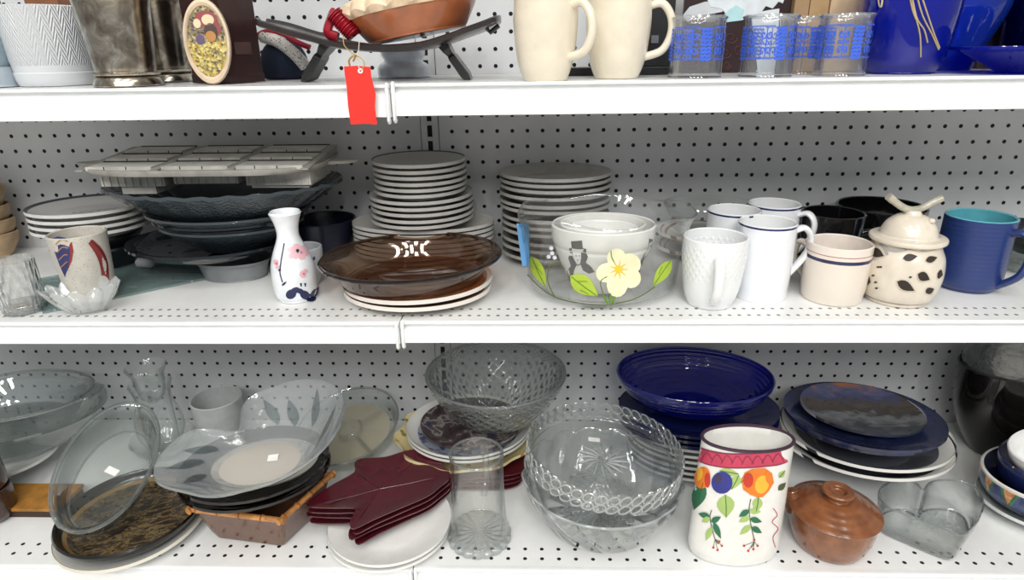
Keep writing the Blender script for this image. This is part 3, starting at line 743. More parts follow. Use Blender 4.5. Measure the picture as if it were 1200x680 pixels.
# ------------------------------------------------------------------ middle shelf
def mug_px(cx, yb, hb, rows, zs):
    X, Y, r = base(cx, yb, hb, zs); pr = prof_at(X, Y, zs, rows)
    return X, Y, [(0, .1), (r-.28, .1), (r-.2, 0), (r-.05, 0), (r, .1)]+pr
def stack_plates(items, X, Y, z0, sy=1):
    """items bottom to top: (radius, height, spacing, material, label, group, name)"""
    z = z0; seen = {}
    for i, (R_, h, dz, m, lab, grp, nm) in enumerate(items):
        key = (round(R_, 2), round(h, 2), str(m))
        jx, jy = random.uniform(-.05, .05), random.uniform(-.05, .05)
        if key in seen: o = seen[key].copy(); C.objects.link(o)
        else: o = (plate2(R_, h, min(.15, dz*.55), .58, sy).obj(nm, list(m)) if isinstance(m, tuple) else plate_mesh(R_, h, min(.15, dz*.55), sy=sy).obj(nm, m)); seen[key] = o
        o.location = loc((X+jx, Y+jy, z)); tag(o, lab, 'plate' if 'bowl' not in nm else 'bowl', grp); z += dz
    return z
def middle_shelf():
    z = ZM
    # tan wooden bowls at the left edge
    wd = plain('#b59a78', .5, var=.12)
    P = S(-6, 300, z); s = proj((P.x, P.y, z+2))[2]; zz = z
    for i, lab in enumerate(('lowest', 'second from the bottom', 'third from the bottom', 'topmost')):
        k = 1.72-.02*i
        o, _ = turned('wooden_bowl', '%s tan wooden bowl stacked at the left edge of the middle shelf' % lab, 'bowl', P.x+.06*(i % 2), P.y, zz,
                      [(0, .06), (.8, .06), (.9, 0), (1.05, .02), (k*.74, .4), (k*.93, 1.0), (k, 1.62)], .14, wd, group='tan wooden bowls')
        zz += .93 if i != 2 else 1.25
    # glass sheet lying on the shelf
    g = G('sheet'); x, y, _ = g.sep(g.xyz())
    dash = g.m('MULTIPLY', g.m('LESS_THAN', g.m('ABSOLUTE', g.m('SUBTRACT', g.m('FRACT', g.m('MULTIPLY', y, .9)), .5)), .03), g.m('GREATER_THAN', g.noise(g.xyz(), .6, 1), .52))
    tr = g.n('BsdfTransparent', Color='#dbe6e5').outputs[0]; gl = g.n('BsdfGlossy', Roughness=.05).outputs[0]; df = g.n('BsdfDiffuse', Color='#a9bbba').outputs[0]
    m1 = g.n('MixShader'); g.put(m1.inputs[0], g.m('ADD', g.m('MULTIPLY', dash, .5), .2)); g.put(m1.inputs[1], tr); g.put(m1.inputs[2], df)
    m2 = g.n('MixShader'); m2.inputs[0].default_value = .1; g.put(m2.inputs[1], m1.outputs[0]); g.put(m2.inputs[2], gl)
    sm_ = g.done(m2.outputs[0])
    cor = [S(*q, z) for q in ((20, 367), (62, 366), (235, 331), (348, 306), (300, 292), (140, 306), (50, 322))]
    cor = [S(*q, z) for q in ((50, 368), (345, 306), (262, 290), (36, 330))]
    O = sum(cor, Vector())/4
    mb = MB(); mb.loft([[c-O+Vector((0, 0, k)) for c in cor] for k in (.01, .12)])
    o = mb.obj('glass_sheet', sm_, P=O, smooth=False); tag(o, 'flat pale green glass sheet lying under the speckled mug', 'glass sheet')
    # white capsule peg
    P = S(172, 316, z); mb = MB(); q = [(-.62, 0), (-.6, .17), (-.5, .27), (-.35, .31), (.35, .31), (.5, .27), (.6, .17), (.62, 0)]
    mb.tube([(a, 0, 0) for a, _ in q], [max(b, .01) for _, b in q], seg=20)
    o = mb.obj('plastic_peg', plain('#c9cccb', .5), P=(P.x, P.y, z+.33+.12), rot=(0, 0, radians(-8))); tag(o, 'small white plastic peg lying by the dark platter stack', 'peg')
    # diamond-cut tumbler
    X, Y, o = mug_px(30, 372, 26.5, [(27.5, 356), (28.5, 335), (29, 305)], z)
    dg = glass('#fcfefe', '#707c7f', 1.6, relief=lambda g: lattice(g, 7, .42), rs=.9, rd=.14, p=1.6, haze=.1, hcol='#f4f8f8')
    cl = glass('#f4f8f8', '#74817f', 1.0, p=2)
    T = thing('glass_tumbler', (X, Y, z), 'diamond-cut clear glass tumbler at the left front of the middle shelf', 'glass')
    MB().lathe(shell(o, .12, .1), 48).obj('body', dg, T)
    r = o[4][0]; MB().lathe([(0, .02), (r*.96, .02), (r*1.02, .12), (r*1.02, .35), (r*.95, .48), (0, .48)], 48).obj('thick_base', cl, T)
    # speckled cream mug with leaves
    X, Y, o = mug_px(109, 357, 30, [(31, 330), (34, 300), (36.5, 273)], z+.13)
    def deco(mb, A):
        blue, red, brn, tan = 1, 2, 3, 4
        lf = [(62, 279), (68, 277), (78, 279), (82, 290), (83, 300), (80, 313), (76, 325), (70, 312), (64, 296)]
        paint(mb, lf, blue, A)
        paint(mb, [(80, 280), (84, 284), (86, 294), (84, 306), (79, 318), (82, 304), (82, 292)], red, A)
        for k in range(4): stroke(mb, [(65+2*k, 287+9*k), (71+2*k, 281+9*k), (79, 283+8*k)], 1.2, tan, (A[0], A[1], A[2], A[3], A[4], A[5], .05))
        stroke(mb, [(106, 283), (116, 295), (122, 310), (124, 330)], (7, 10, 10, 8), red, A, 5)
        stroke(mb, [(106, 282), (117, 292), (125, 306), (126, 322)], 1.3, brn, (A[0], A[1], A[2], A[3], A[4], A[5], .05))
    T = mug('speckled cream mug with blue and red leaf shapes, behind the scalloped glass dish', X, Y, z+.13, o, .14, plain('#c2beb4', .3, spk=('#6d655a', 8, .16), coat=.3),
            radians(110), [(1.4, 2.4), (2.1, 2.3), (2.2, 1.4), (1.45, .7)], .25, .18, deco=deco, decom=(plain('#2c3266', .3), plain('#8c2f2e', .3), plain('#4a1f20', .3), plain('#a97b4c', .3)))
    # scalloped glass dish
    X, Y, r = base(103, 373, 24, z); Y += .1
    def scal(a, k, rr, zz):
        f = (1-abs(cos(a*6)))*min(1, rr/1.8); return rr*(1-.0*f), zz+(-.16*f if rr > 1.4 else 0)
    def scal2(a, k, rr, zz): q = abs(sin(a*6)); w = max(0, (rr-.8)/1.2); return rr*(1+.12*q*w), zz+.34*q*w*w
    og = cat([(0, .06), (.7, .05), (.95, .0), (1.15, .1), (1.55, .5), (1.95, 1.05)], 4)
    sg = glass('#f5f9f9', '#6d7a7c', 1.3, relief=lambda g: swirl(g, 6, 0), rs=.8, rd=.12, haze=.3, hcol='#f8fbfb', p=2)
    o = MB().lathe(shell(og, .1, .14), 120, sy=.6, mod=scal2).obj('glass_dish', sg, P=(X, Y-.1, z+.12), rot=(0, radians(-5), 0)); tag(o, 'small scalloped clear glass dish in front of the speckled mug', 'dish')
    # dark bowls and rimmed plates at the left
    P = Vector((-17.6, -4.9, 0)); dk = plain('#17181c', .3, coat=.3)
    Y = -4.1; P = WY(104, 242, Y); X = P.x; hp = P.z-z; s = proj(P)[2]; R_ = 77/s
    zz = z
    for i in range(2):
        o, _ = turned('dark_bowl', ('lower' if i == 0 else 'upper')+' dark bowl hidden in shadow under the dark-rimmed plates', 'bowl', X, Y, zz, [(0, .1), (1.5, .08), (1.6, 0), (1.9, .05), (R_*.7, .9), (R_*.8, 1.4)], .16, dk, sy=.88, group='dark bowls under the plates'); zz += .75
    wde = plain('#d6d5d1', .3, coat=.3, var=.03); pm = by_radius([(0, '#c3c2c0'), (R_*.9, '#2a2a30'), (R_*.985, '#d9d9d6')], .3, sy=.9)
    g = G('plate_feather'); x, y, zo = g.sep(g.xyz()); y = g.m('DIVIDE', y, .9); r_ = g.m('SQRT', g.m('ADD', g.m('MULTIPLY', x, x), g.m('MULTIPLY', y, y)))
    cc = g.ramp(g.m('DIVIDE', r_, 8), [(0, '#bdbcba'), (R_*.93/8, '#3a3a40'), (R_*.985/8, '#d9d9d6')], True)
    fx = g.m('SUBTRACT', x, .9); fy = g.m('SUBTRACT', y, .3); fq = g.m('ADD', g.m('MULTIPLY', fx, .9), g.m('MULTIPLY', fy, .45)); fp = g.m('SUBTRACT', g.m('MULTIPLY', fy, .9), g.m('MULTIPLY', fx, .45))
    ell = g.m('LESS_THAN', g.m('ADD', g.m('POWER', g.m('DIVIDE', fq, 2.0), 2), g.m('POWER', g.m('DIVIDE', fp, .55), 2)), 1)
    br = g.m('GREATER_THAN', g.m('SINE', g.m('MULTIPLY', g.m('ADD', fq, g.m('ABSOLUTE', fp)), 14)), .1)
    top = g.done(g.pbr(g.mix(g.m('MULTIPLY', ell, g.m('MULTIPLY', br, .8)), cc, '#5b5a5c'), .3, coat=.3))
    zz = z+2.05
    items = [(R_, .6, .4, (wde, pm), '%s plate of the dark-rimmed stack at the left' % ORD[3-i], 'dark-rimmed plates', 'dinner_plate') for i in range(3)]+[(R_, .6, .4, (wde, top), 'topmost dark-rimmed plate at the left, printed with a grey feather', 'dark-rimmed plates', 'dinner_plate')]
    zz = z+hp-.6-3*.4
    stack_plates(items, X, Y, zz, .9)
    # stack of smoked glass with grey compartment tray
    sx, X, Y = .0, None, -5.3
    X = WY(280, 300, Y).x
    smk = glass('#7d868e', '#2a3238', 1.2, rough=.06, relief=lambda g: g.noise(g.xyz(), 5, 3), rs=.6, rd=.08, haze=.4, hcol='#717e86', p=1.2, k=(.9, .9))
    smk2 = glass('#6b747c', '#1a2026', 1.2, rough=.05, haze=.25, hcol='#424d55', p=1.2, k=(.9, .9))
    def sq(k): return .66
    gm = plain('#84888a', .35, .3)
    o, _ = turned('oval_dish', 'grey oval dish under the smoked glass stack, its foot on the shelf', 'dish', X+.1, Y-1.0, z, [(0, .05), (1.75, 0), (1.9, .1), (2.1, .8), (2.3, 1.0)], .1, gm, sy=.7)
    zt = z+1.1
    o, _ = turned('glass_platter', 'wide dark smoked glass platter at the bottom of the grey glass stack', 'platter', X-1.4, Y-.2, zt, [(0, .05), (2.0, 0), (2.2, .05), (3.8, .35), (4.5, .75), (5.0, .95)], .12, smk2, sy=.82)
    zt += .55
    for i, (rr, hh) in enumerate(((4.3, 1.5), (4.6, 1.5), (4.9, 1.5))):
        o, _ = turned('glass_bowl', '%s nested smoked glass bowl below the rough-rimmed big bowl' % ('lowest', 'middle', 'upper')[i], 'bowl', X, Y, zt, [(0, .08), (1.9, .05), (2.1, 0), (2.3, .1), (rr*.86, hh*.7), (rr, hh)], .12, smk2 if i % 2 else smk, sy=.82, group='nested smoked glass bowls'); zt += .42
    def wob(a, k, r, zz): return r*(1+.006*sin(a*37)+.004*sin(a*23)), zz+(.05*sin(a*29) if r > 5.5 else 0)
    o, _ = turned('glass_bowl', 'big rough-rimmed smoked glass bowl just under the grey compartment tray', 'bowl', X, Y, zt+.14, [(0, .08), (2.2, .05), (2.4, 0), (2.7, .1), (5.2, 1.35), (6.4, 2.1), (7.0, 2.5)], .16, smk, sy=.7, mod=wob, seg=96)
    # compartment tray
    zt = z+5.95
    T = thing('compartment_tray', (X-.2, Y-.3, zt), 'grey moulded tray of three stepped compartments on the smoked glass stack', 'tray')
    gr = plain('#a09e98', .7, var=.1); gl2 = plain('#c9c7c0', .7, var=.1)
    s = proj((X, Y, zt+1))[2]; wx = 6.9; wy = 3.6
    def rr_(k, zc, inset=0):
        o = []
        for i in range(64):
            a = 2*pi*i/64; cx_, sy_ = cos(a), sin(a); e = .55
            x = (wx-inset)*k*math.copysign(abs(cx_)**e, cx_); y = (wy-inset)*k*math.copysign(abs(sy_)**e, sy_); o.append((x, y, zc))
        return o
    rings = [rr_(.9, .65), rr_(.97, .7), rr_(1.0, .92), rr_(1.0, 1.04), rr_(.97, 1.04), rr_(.95, .96)]
    MB().loft(rings, cap0=True, cap1=True).obj('rim', gr, T, sharp=50)
    hd = [(-6.6, -.7, 0), (-7.6, -.55, 0), (-8.3, -.2, 0), (-8.4, 0, 0), (-8.3, .2, 0), (-7.6, .55, 0), (-6.6, .7, 0)]
    MB().loft([[(a, b, .82) for a, b, _ in hd], [(a, b, .98) for a, b, _ in hd]]).obj('handle', gr, T)
    MB().loft([[(-a, b, .82) for a, b, _ in hd], [(-a, b, .98) for a, b, _ in hd]]).obj('handle', gr, T)
    for i, cx_ in enumerate((-4.1, .15, 4.3)):
        w = 1.85; m_ = MB()
        c = thing('x', (0, 0, 0), None, None) if 0 else None
        # three ledges climbing to the back, dark strips painting the shadow gaps between them
        for rw, (y0, y1) in enumerate(((-2.9, -1.2), (-1.1, .6), (.7, 2.5))):
            h0 = 1.0+.17*rw; m_.box(cx_-w+.05*rw, cx_+w-.05*rw, y0, y1, .95, h0+.16)
            for k in range(1, 3): xk = cx_-w+2*w*k/3+.25*rw-.2; m_.box(xk, xk+.05, y0-.02, y0+.02, h0, h0+.16, 1)
            m_.box(cx_-w+.05*rw, cx_+w-.05*rw, y1-.12, y1+.09, .95, h0+.2, 1)
        m_.obj('compartment', [gl2, plain('#2c2b29', .8)], T, smooth=False)
        # stepped cells hanging below
        b = MB(); b.box(cx_-w, cx_+w, -1.9, 1.9, -.12+(.12 if i == 1 else 0), .7)
        for k in range(9): xk = cx_-w+.15+k*(2*w-.3)/8; b.box(xk-.03, xk+.03, -1.98, -1.9, -.1+(.12 if i == 1 else 0), .66)
        if i == 0: b.box(cx_-w+1.0, cx_+w-.7, -1.7, 1.5, -.6, -.1)
        if i == 2: b.box(cx_-w+.2, cx_+w-.2, -1.7, 1.5, -.3, -.1)
        b.obj('cell', gl2, T, smooth=False)
    for cx_ in (-6.2, -2.0, 2.2, 6.3):
        MB().loft([[(cx_-.22, y, zz), (cx_+.22, y, zz), (cx_+.22, y, .95), (cx_-.22, y, .95)] for y, zz in ((-3.1, 1.02), (2.6, 1.5))]).obj('divider', gr, T, smooth=False)
    # navy bowl behind the vase, white cup in it
    P = S(392, 296, z); turned('dark_bowl', 'dark navy bowl in shadow between the smoked glass stack and the plate stack', 'bowl', P.x-.2, -2.3, z, [(0, .05), (1.2, 0), (1.4, .1), (1.8, 1.3), (2.05, 2.5)], .15, plain('#15182a', .3))
    P = WY(361, 280, -7.2); turned('small_cup', 'small white cup half hidden behind the white bud vase', 'cup', P.x-.1, -7.9, z, [(0, .05), (.55, 0), (.65, .1), (.95, .9), (1.05, 1.9), (1.05, 2.3)], .12, plain('#b9bcc0', .3))
    # bud vase
    X, Y, r = base(348, 356.5, 22, z)
    pr = prof_at(X, Y, z, [(24.5, 342), (26.2, 325), (25.5, 310), (21, 295), (14.5, 280), (13.2, 272), (15, 261), (19.5, 249.5)])
    o = [(0, .08), (r-.2, .08), (r-.14, 0), (r-.03, 0), (r, .12)]+pr
    T = thing('bud_vase', (X, Y, z), 'white flared bud vase painted with pink blossom and a dark blue wave', 'vase')
    sm_ = cat(o, 4); mb = MB().lathe(shell(sm_, .13, .2), 56); A = (X, Y, z, sm_)
    E2 = A+(1, 1, .042); E3 = A+(1, 1, .054)
    for x, y, rr in ((341, 293, 4.5), (348, 290, 5), (356, 292, 5), (346, 299, 4.5), (354, 300, 4.5), (359, 297, 3.5), (341, 300, 3), (323, 307, 3.2), (325, 313, 2.6), (355, 321, 4.2), (358, 318, 3)): paint(mb, blob(x, y, rr, n=9, wob=.15), 1, A)
    for x, y in ((348, 294), (356, 321), (324, 309), (353, 296)): paint(mb, blob(x, y, 1.6), 3, E2)
    paint(mb, [(346.5, 293), (349, 291.5), (351, 293.5), (349, 297)], 2, E3)
    stroke(mb, [(333, 285), (331, 296), (329, 308), (328, 320), (331, 331)], 1.3, 2, A); stroke(mb, [(329, 316), (326, 317)], 2, 2, E2); paint(mb, leafp(330, 335, 336, 330, 2.5), 2, E2)
    for q in ((341, 345, 6.5, 5.5, -.5), (346, 340.5, 5.5, 3.6, -.3), (352, 341.5, 4.5, 3.2, .4), (357.5, 346, 6.5, 5, .6), (364, 349, 6.5, 4.6, 0)): paint(mb, blob(q[0], q[1], q[2], q[3], 12, q[4]), 2, A)
    paint(mb, leafp(364, 350, 374, 336, 7), 2, A)
    for x in (353, 358): stroke(mb, [(x, 336), (x-.5, 332)], (1.2, 2.6), 2, E2)
    paint(mb, blob(368, 303, 1.5, 2.5), 2, A)
    mb.obj('body', [plain('#e9edf1', .15, coat=.6), plain('#e5b4bd', .3), plain('#22294f', .25), plain('#c98093', .3)], T)
    # central white plate stack
    Y = -3.2; P = WY(496, 262, Y); X = P.x; s = proj(P)[2]; zl = P.z-z
    wp = plain('#b9b8b3', .3, coat=.3, var=.05); rim = by_radius([(0, '#b4b4b0'), (2.86*54/54, '#55565a'), (2.95, '#bdbcb8')], .3)
    sS = proj((X, Y, z+5.2))[2]; Rs = 54.5/sS; Rm = 60/proj((X, Y, z+3))[2]; Rl = 84/s
    rim = by_radius([(0, '#b4b4b0'), (Rs*.965, '#4c4d52'), (Rs*.99, '#bdbcb8')], .3)
    it = []
    ztop = zat(X-.5, Y, 188)-z; zmid = zat(X, Y, 224)-z
    for i in range(7):
        o = plate_mesh(Rl, .6, .16, sy=.6).obj('dinner_plate', wp, P=(X, Y, z+i*(zl-.55)/6)); tag(o, '%s of the large white plates under the tall centre stack' % ORD[6-i], 'plate', 'large white plates of the centre stack')
    zb_ = z+zl-.02
    nm = 5; n_s = 6
    for i in range(nm): it.append((Rm, .48, .375, wp, '%s medium white plate of the tall centre stack behind the amber dish' % ORD[nm-1-i], 'medium white plates of the centre stack', 'salad_plate'))
    for i in range(n_s): it.append((Rs, .42, .36, rim if i == n_s-1 else wp, ('%s small white plate of the tall centre stack behind the amber dish' % ORD[n_s-1-i]) if i < n_s-1 else 'topmost small plate of the tall centre stack, with a thin dark rim', 'small white plates of the centre stack', 'side_plate'))
    tot = sum(q[2] for q in it[:-1])+it[-1][1]
    k = (z+ztop-zb_-it[-1][1])/(tot-it[-1][1])
    it = [(a, b, c*k, d, e, f, g_) for a, b, c, d, e, f, g_ in it]
    stack_plates(it, X, Y, zb_)
    # two banded plates and amber pie dish
    X, Y = S(490, 333, z+.9)[:2]; Y = -9.8; X = WY(490, 335, Y).x; Rr = 87/proj((X, Y, z+.9))[2]
    bp = by_radius([(0, '#c29a70'), (Rr*.74, '#a8622e'), (Rr*.93, '#e9e3da')], .25); wpl = plain('#e6e0d8', .25, coat=.3, var=.03)
    for i in range(2):
        o = plate2(Rr, .5, .17, .46, .88).obj('banded_plate', [wpl, bp], P=(X+.08*i, Y, z+i*.38), rot=(0, radians(-1.5*i), 0)); tag(o, ('lower', 'upper')[i]+' white plate with an orange-brown band, under the amber glass pie dish', 'plate', 'orange-banded white plates')
    am = glass('#d6c0ae', '#7a5f4e', 1.2, rough=.03, haze=.1, hcol='#7a5a44', p=1.8, k=(.75, .8))
    X2, Y2 = X-.25, Y; Rp = 107/proj((X2, Y2, z+2.6))[2]; zr = zat(X2, Y2, 300)-z
    T = thing('pie_dish', (X2, Y2, z+1.06), 'large amber-brown glass pie dish resting on the orange-banded plates', 'dish', rot=(0, radians(-1.5), 0)); H = zr-1.06
    o = cat([(0, .04), (Rp*.72, 0), (Rp*.77, .06), (Rp*.8, .25), (Rp*.87, H*.72), (Rp*.9, H*.82)], 4)+[(Rp*.94, H*.88), (Rp, H*.97)]
    MB().lathe(shell(o, .13, .16), 80, sy=.88).obj('dish', am, T)
    MB().tube([(Rp*cos(i*pi/40), Rp*.88*sin(i*pi/40), H+.0) for i in range(80)], .085, seg=8, closed=True).obj('rolled_rim', glass('#8a827c', '#2d2723', 1.4, p=1.2, k=(1, 1)), T)
    # right-hand stoneware plate stack
    P = S(652, 262, z+2.7); X, Y = P.x, -3.1; X = WY(650, 270, Y).x
    gy = plain('#a2a19c', .4, var=.06); n = 12
    Rg = 65/proj((X, Y, z+5))[2]; ztop = zat(X-.2, Y, 203)-z
    it = []
    for i in range(n):
        grp = 'grey stoneware plates'
        it.append((Rg*(1.0 if i > 5 else .985), .6, .4, gy, '%s grey stoneware plate of the stack behind the painted glass bowl' % ORD[n-1-i], grp, 'stoneware_plate'))
    gaps = [1.25, 1.0, 1.35, .95, .95, 1.35, .8, 1.1, .95, .8, .8, .8]; tt = sum(gaps[:-1])
    k = (ztop-.6)/tt
    it = [(a, b, gp*k, d, e, f, g_) for (a, b, c, d, e, f, g_), gp in zip(it, gaps)]
    stack_plates(it, X, Y, z, .86)
    # painted glass bowl with nested white bowls
    X, Y, r = base(704, 360, 62, z); Y -= .5
    pr = prof_at(X, Y, z, [(84, 332), (89, 310), (92, 285), (98, 262), (105, 247)])
    o = cat([(0, .08), (r*.8, .06), (r, .0), (r*1.12, .2)]+pr, 4)
    gb = glass('#fdfefe', '#a9b5b2', 1.0, p=4, haze=.015)
    T = thing('glass_bowl', (X, Y, z), 'clear glass bowl hand-painted with a pale yellow flower and green leaves', 'bowl')
    def fold(a, k, rr, zz): w = max(0, zz-1.5)/3.2; return rr*(1+.035*w*cos(5*a+.6)), zz+.12*w*sin(5*a)
    mb = MB().lathe(shell(o, .09, .14), 96, 1, .78, mod=fold); A = (X, Y, z, o, 1, .78, .03); A2 = A[:6]+(.045,); A3 = A[:6]+(.06,)
    lg, dg_, yl, pale, vine, blu, wht = 1, 2, 3, 4, 5, 6, 7
    for q in ((622, 300, 640, 337, 15), (668, 323, 701, 347, 22), (787, 305, 765, 336, 15)): paint(mb, leafp(*q), lg, A, 3)
    for q in ([(623, 301), (630, 318), (639, 336)], [(669, 324), (684, 336), (700, 347)], [(786, 306), (776, 320), (766, 335)]): stroke(mb, q, 1.1, dg_, A2)
    for q in ([(628, 312), (636, 322)], [(677, 330), (688, 330)], [(680, 340), (690, 345)], [(776, 312), (772, 322)]): stroke(mb, q, .8, dg_, A2)
    for ang, ln, w in ((-100, 24, 22), (-25, 26, 25), (35, 28, 24), (95, 31, 24), (165, 26, 22)):
        a = radians(ang); paint(mb, blob(725+.55*ln*cos(a), 316+.55*ln*sin(a), ln*.5, w*.52, 14, a), pale, A, 3)
    for ang in range(0, 360, 40): stroke(mb, [(725, 316), (725+11*cos(radians(ang)), 316+11*sin(radians(ang)))], (2.2, .5), yl, A2)
    paint(mb, blob(725, 316, 4.5), yl, A3)
    stroke(mb, [(618, 322), (634, 338), (655, 350), (690, 357), (715, 357), (745, 350), (768, 336)], 1.3, vine, A, 5)
    stroke(mb, [(650, 348), (642, 330), (644, 313), (655, 309), (662, 316)], 1.2, vine, A, 5)
    stroke(mb, [(712, 355), (706, 342), (704, 330), (712, 324)], 1.2, vine, A, 5); stroke(mb, [(716, 294), (717, 302), (722, 311)], 1.3, dg_, A2)
    for q in ((712, 357, 707, 344, 3), (714, 357, 716, 343, 3), (716, 357, 722, 347, 3)): paint(mb, leafp(*q), dg_, A2)
    for k in range(5): stroke(mb, [(607+2.6*k, 262), (609.5+2.3*k, 285), (613+1.6*k, 312)], (3.4, 2), blu, A)
    for q in ((646, 291), (647, 297), (650, 302), (643, 301)): paint(mb, blob(*q, 2.6, n=8), wht, A)
    mb.obj('body', [gb, plain('#a9c23a', .3), plain('#5f8a22', .3), plain('#e6c62f', .3), plain('#f1eec4', .3), plain('#5b6b2f', .4), plain('#6aa6d6', .3), plain('#d5d8dc', .3)], T)
    nq = 120; rp = [fold(2*pi*i/nq, 0, o[-1][0]-.04, o[-1][1]+.03) for i in range(nq)]
    MB().tube([(rp[i][0]*cos(2*pi*i/nq), .78*rp[i][0]*sin(2*pi*i/nq), rp[i][1]) for i in range(nq)], .05, seg=8, closed=True).obj('rim', glass('#eef3f1', '#8a9694', 1.6, p=1.2, haze=.08), T)
    # nested white bowls
    cb = plain('#e3e3df', .25, coat=.4, var=.03)
    zi = z+.25; Yi = Y+.1; Ri = 61.5/proj((X, Yi, z+3.6))[2]; zr = zat(X, Yi, 262)-zi
    o = cat([(0, .08), (1.3, .08), (1.38, 0), (1.5, 0), (1.65, .12), (Ri*.8, zr*.38), (Ri*.93, zr*.64), (Ri*.935, zr*.7), (Ri*.985, zr*.78), (Ri, zr)], 3)
    T = thing('snowman_bowl', (X, Yi, zi), 'outer white bowl printed with a black-hatted snowman, inside the painted glass bowl', 'bowl')
    mb = MB().lathe(shell(o, .14, .2), 72, 1, .85); A = (X, Yi, zi, o, 1, .85, .03); A2 = A[:6]+(.045,)
    bk, wt = 1, 2
    paint(mb, [(669, 283), (682, 282), (683, 291), (687, 292), (687, 296), (667, 294), (667, 291), (670, 291)], bk, A)
    paint(mb, [(668, 295), (666, 303), (669, 312), (664, 318), (667, 331), (671, 325), (673, 316), (676, 310), (672, 303), (671, 296)], bk, A)
    paint(mb, [(681, 296), (687, 297), (689, 301), (684, 304), (686, 309), (693, 313), (697, 319), (690, 321), (683, 317), (680, 309), (681, 302)], bk, A)
    for q in ((675, 300), (679, 300), (677, 305)): paint(mb, blob(*q, .8, n=6), bk, A2)
    stroke(mb, [(671, 308), (677, 311), (682, 308)], 1, bk, A2)
    stroke(mb, [(670, 292), (677, 293), (684, 293)], 1.4, wt, A2)
    stroke(mb, [(763, 280), (761, 292), (754, 303), (751, 312), (749, 319)], (4.5, 2), bk, A)
    mb.obj('body', [cb, plain('#2a2a2c', .4), plain('#dcdcd8', .4)], T)
    o2, _ = turned('white_bowl', 'inner plain white bowl nested in the snowman bowl', 'bowl', X-.05, Yi, zi+.5, [(0, .08), (1.2, .08), (1.28, 0), (1.4, 0), (1.55, .12), (Ri*.68, zr*.36), (Ri*.78, zr*.62), (Ri*.82, zr*.87)], .13, cb, sy=.85)
    o3, _ = turned('white_bowl', 'smallest white bowl, innermost of the nest in the painted glass bowl', 'bowl', X-.05, Yi, zi+.95, [(0, .08), (1.1, .08), (1.18, 0), (1.3, 0), (1.4, .12), (Ri*.58, zr*.34), (Ri*.66, zr*.56), (Ri*.7, zr*.66)], .12, cb, sy=.85)
    # glass bowl and banded plate behind, right of the painted bowl
    Yg = -2.7; X = WY(829, 262, Yg).x
    bm = by_radius([(0, '#c9c4bc'), (2.3, '#5a4038'), (2.45, '#cdb9ac'), (2.65, '#5a4038'), (2.75, '#cfcac2')], .3)
    for i in range(2):
        o = plate_mesh(2.95, .6, .16, sy=.8).obj('banded_plate', bm, P=(X-.2, Yg, z+.0+i*.95)); tag(o, ('lower', 'upper')[i]+' brown-banded plate under the wide glass bowl behind the white mugs', 'plate', 'brown-banded plates')
    turned('glass_bowl', 'wide clear glass bowl standing behind the white mugs', 'bowl', X, Yg, z+1.75, [(0, .05), (1.2, 0), (1.4, .08), (2.3, .7), (2.9, 1.7)], .1, glass('#eef3f2', '#6f7a7a', 1.3), sy=.8)
    # white mugs
    wm = plain('#e9ebec', .2, coat=.5, var=.02)
    X, Y, o = mug_px(831, 364, 27, [(32.5, 338), (36.5, 315), (38.5, 296), (38.8, 277)], z)
    g = G('lattice_mug'); la = lattice(g, 13, .95); zz = g.sep(g.xyz())[2]
    msk = g.m('MULTIPLY', g.m('GREATER_THAN', zz, 1.5), g.m('LESS_THAN', zz, 3.35))
    lmat = g.done(g.pbr('#e9ebec', .2, coat=.5, normal=g.bump(g.m('MULTIPLY', g.m('POWER', la, 3), msk), .4, .05)))
    H = o[-1][1]; Rm_ = o[-1][0]
    mug('white mug embossed with a diamond lattice, its handle facing out', X, Y, z, o, .14, lmat, radians(-97), [(o[-2][0]*.95, H*.78), (Rm_+.35, H*.8), (Rm_+.62, H*.6), (Rm_+.42, H*.3), (o[5][0]*.98, H*.15)], .27, .2, hmat=wm, group='white mugs')
    X, Y, o = mug_px(889, 356, 32, [(34, 320), (34.6, 290), (35.3, 260)], z); H = o[-1][1]; R1 = o[-1][0]
    nav = by_height([(0, '#e7eaee'), (H-.13, '#23275a'), (H-.03, '#dfe3ea')], .2, .5, top=H*1.1)
    def hand(phi, k=1): return dict(phi=phi, ears=[(R1*.95, H*.88), (R1+.45, H*.92), (R1+.85*k, H*.8), (R1+.75*k, H*.58), (R1*.97, H*.3)], hw=.3, ht=.16, hmat=wm)
    mug('tall white mug with a thin navy rim, in front of the other two navy-rimmed mugs', X, Y, z, o, .13, nav, inm=wm, group='navy-rimmed white mugs', **hand(radians(-2)))
    P = S(861, 246, z+H); mug('navy-rimmed white mug behind the lattice mug', P.x, P.y, z, o, .13, nav, inm=wm, group='navy-rimmed white mugs', **hand(radians(100)))
    P = S(908, 238.5, z+H); mug('navy-rimmed white mug furthest back, beside the black cup', P.x, P.y, z, o, .13, nav, inm=wm, group='navy-rimmed white mugs', **hand(radians(-38)))
    # black cups and the hazy bowl behind
    bl = plain('#0b0b0d', .12, coat=.6)
    X = WY(952, 240, -2.1).x; turned('glass_bowl', 'dull greyish glass bowl behind the navy-rimmed mugs and the black cup', 'bowl', X, -2.1, z, [(0, .05), (.9, 0), (1.0, .1), (1.7, 1.6), (1.9, 2.6)], .1, glass('#a8a7a0', '#55554f', 1.0, haze=.25, hcol='#8a8a80', k=(.6, .8)))
    Y = -6.0; P = WY(977, 249, Y); X = P.x; r = 39/proj(P)[2]; hc = (P.z-z)/3
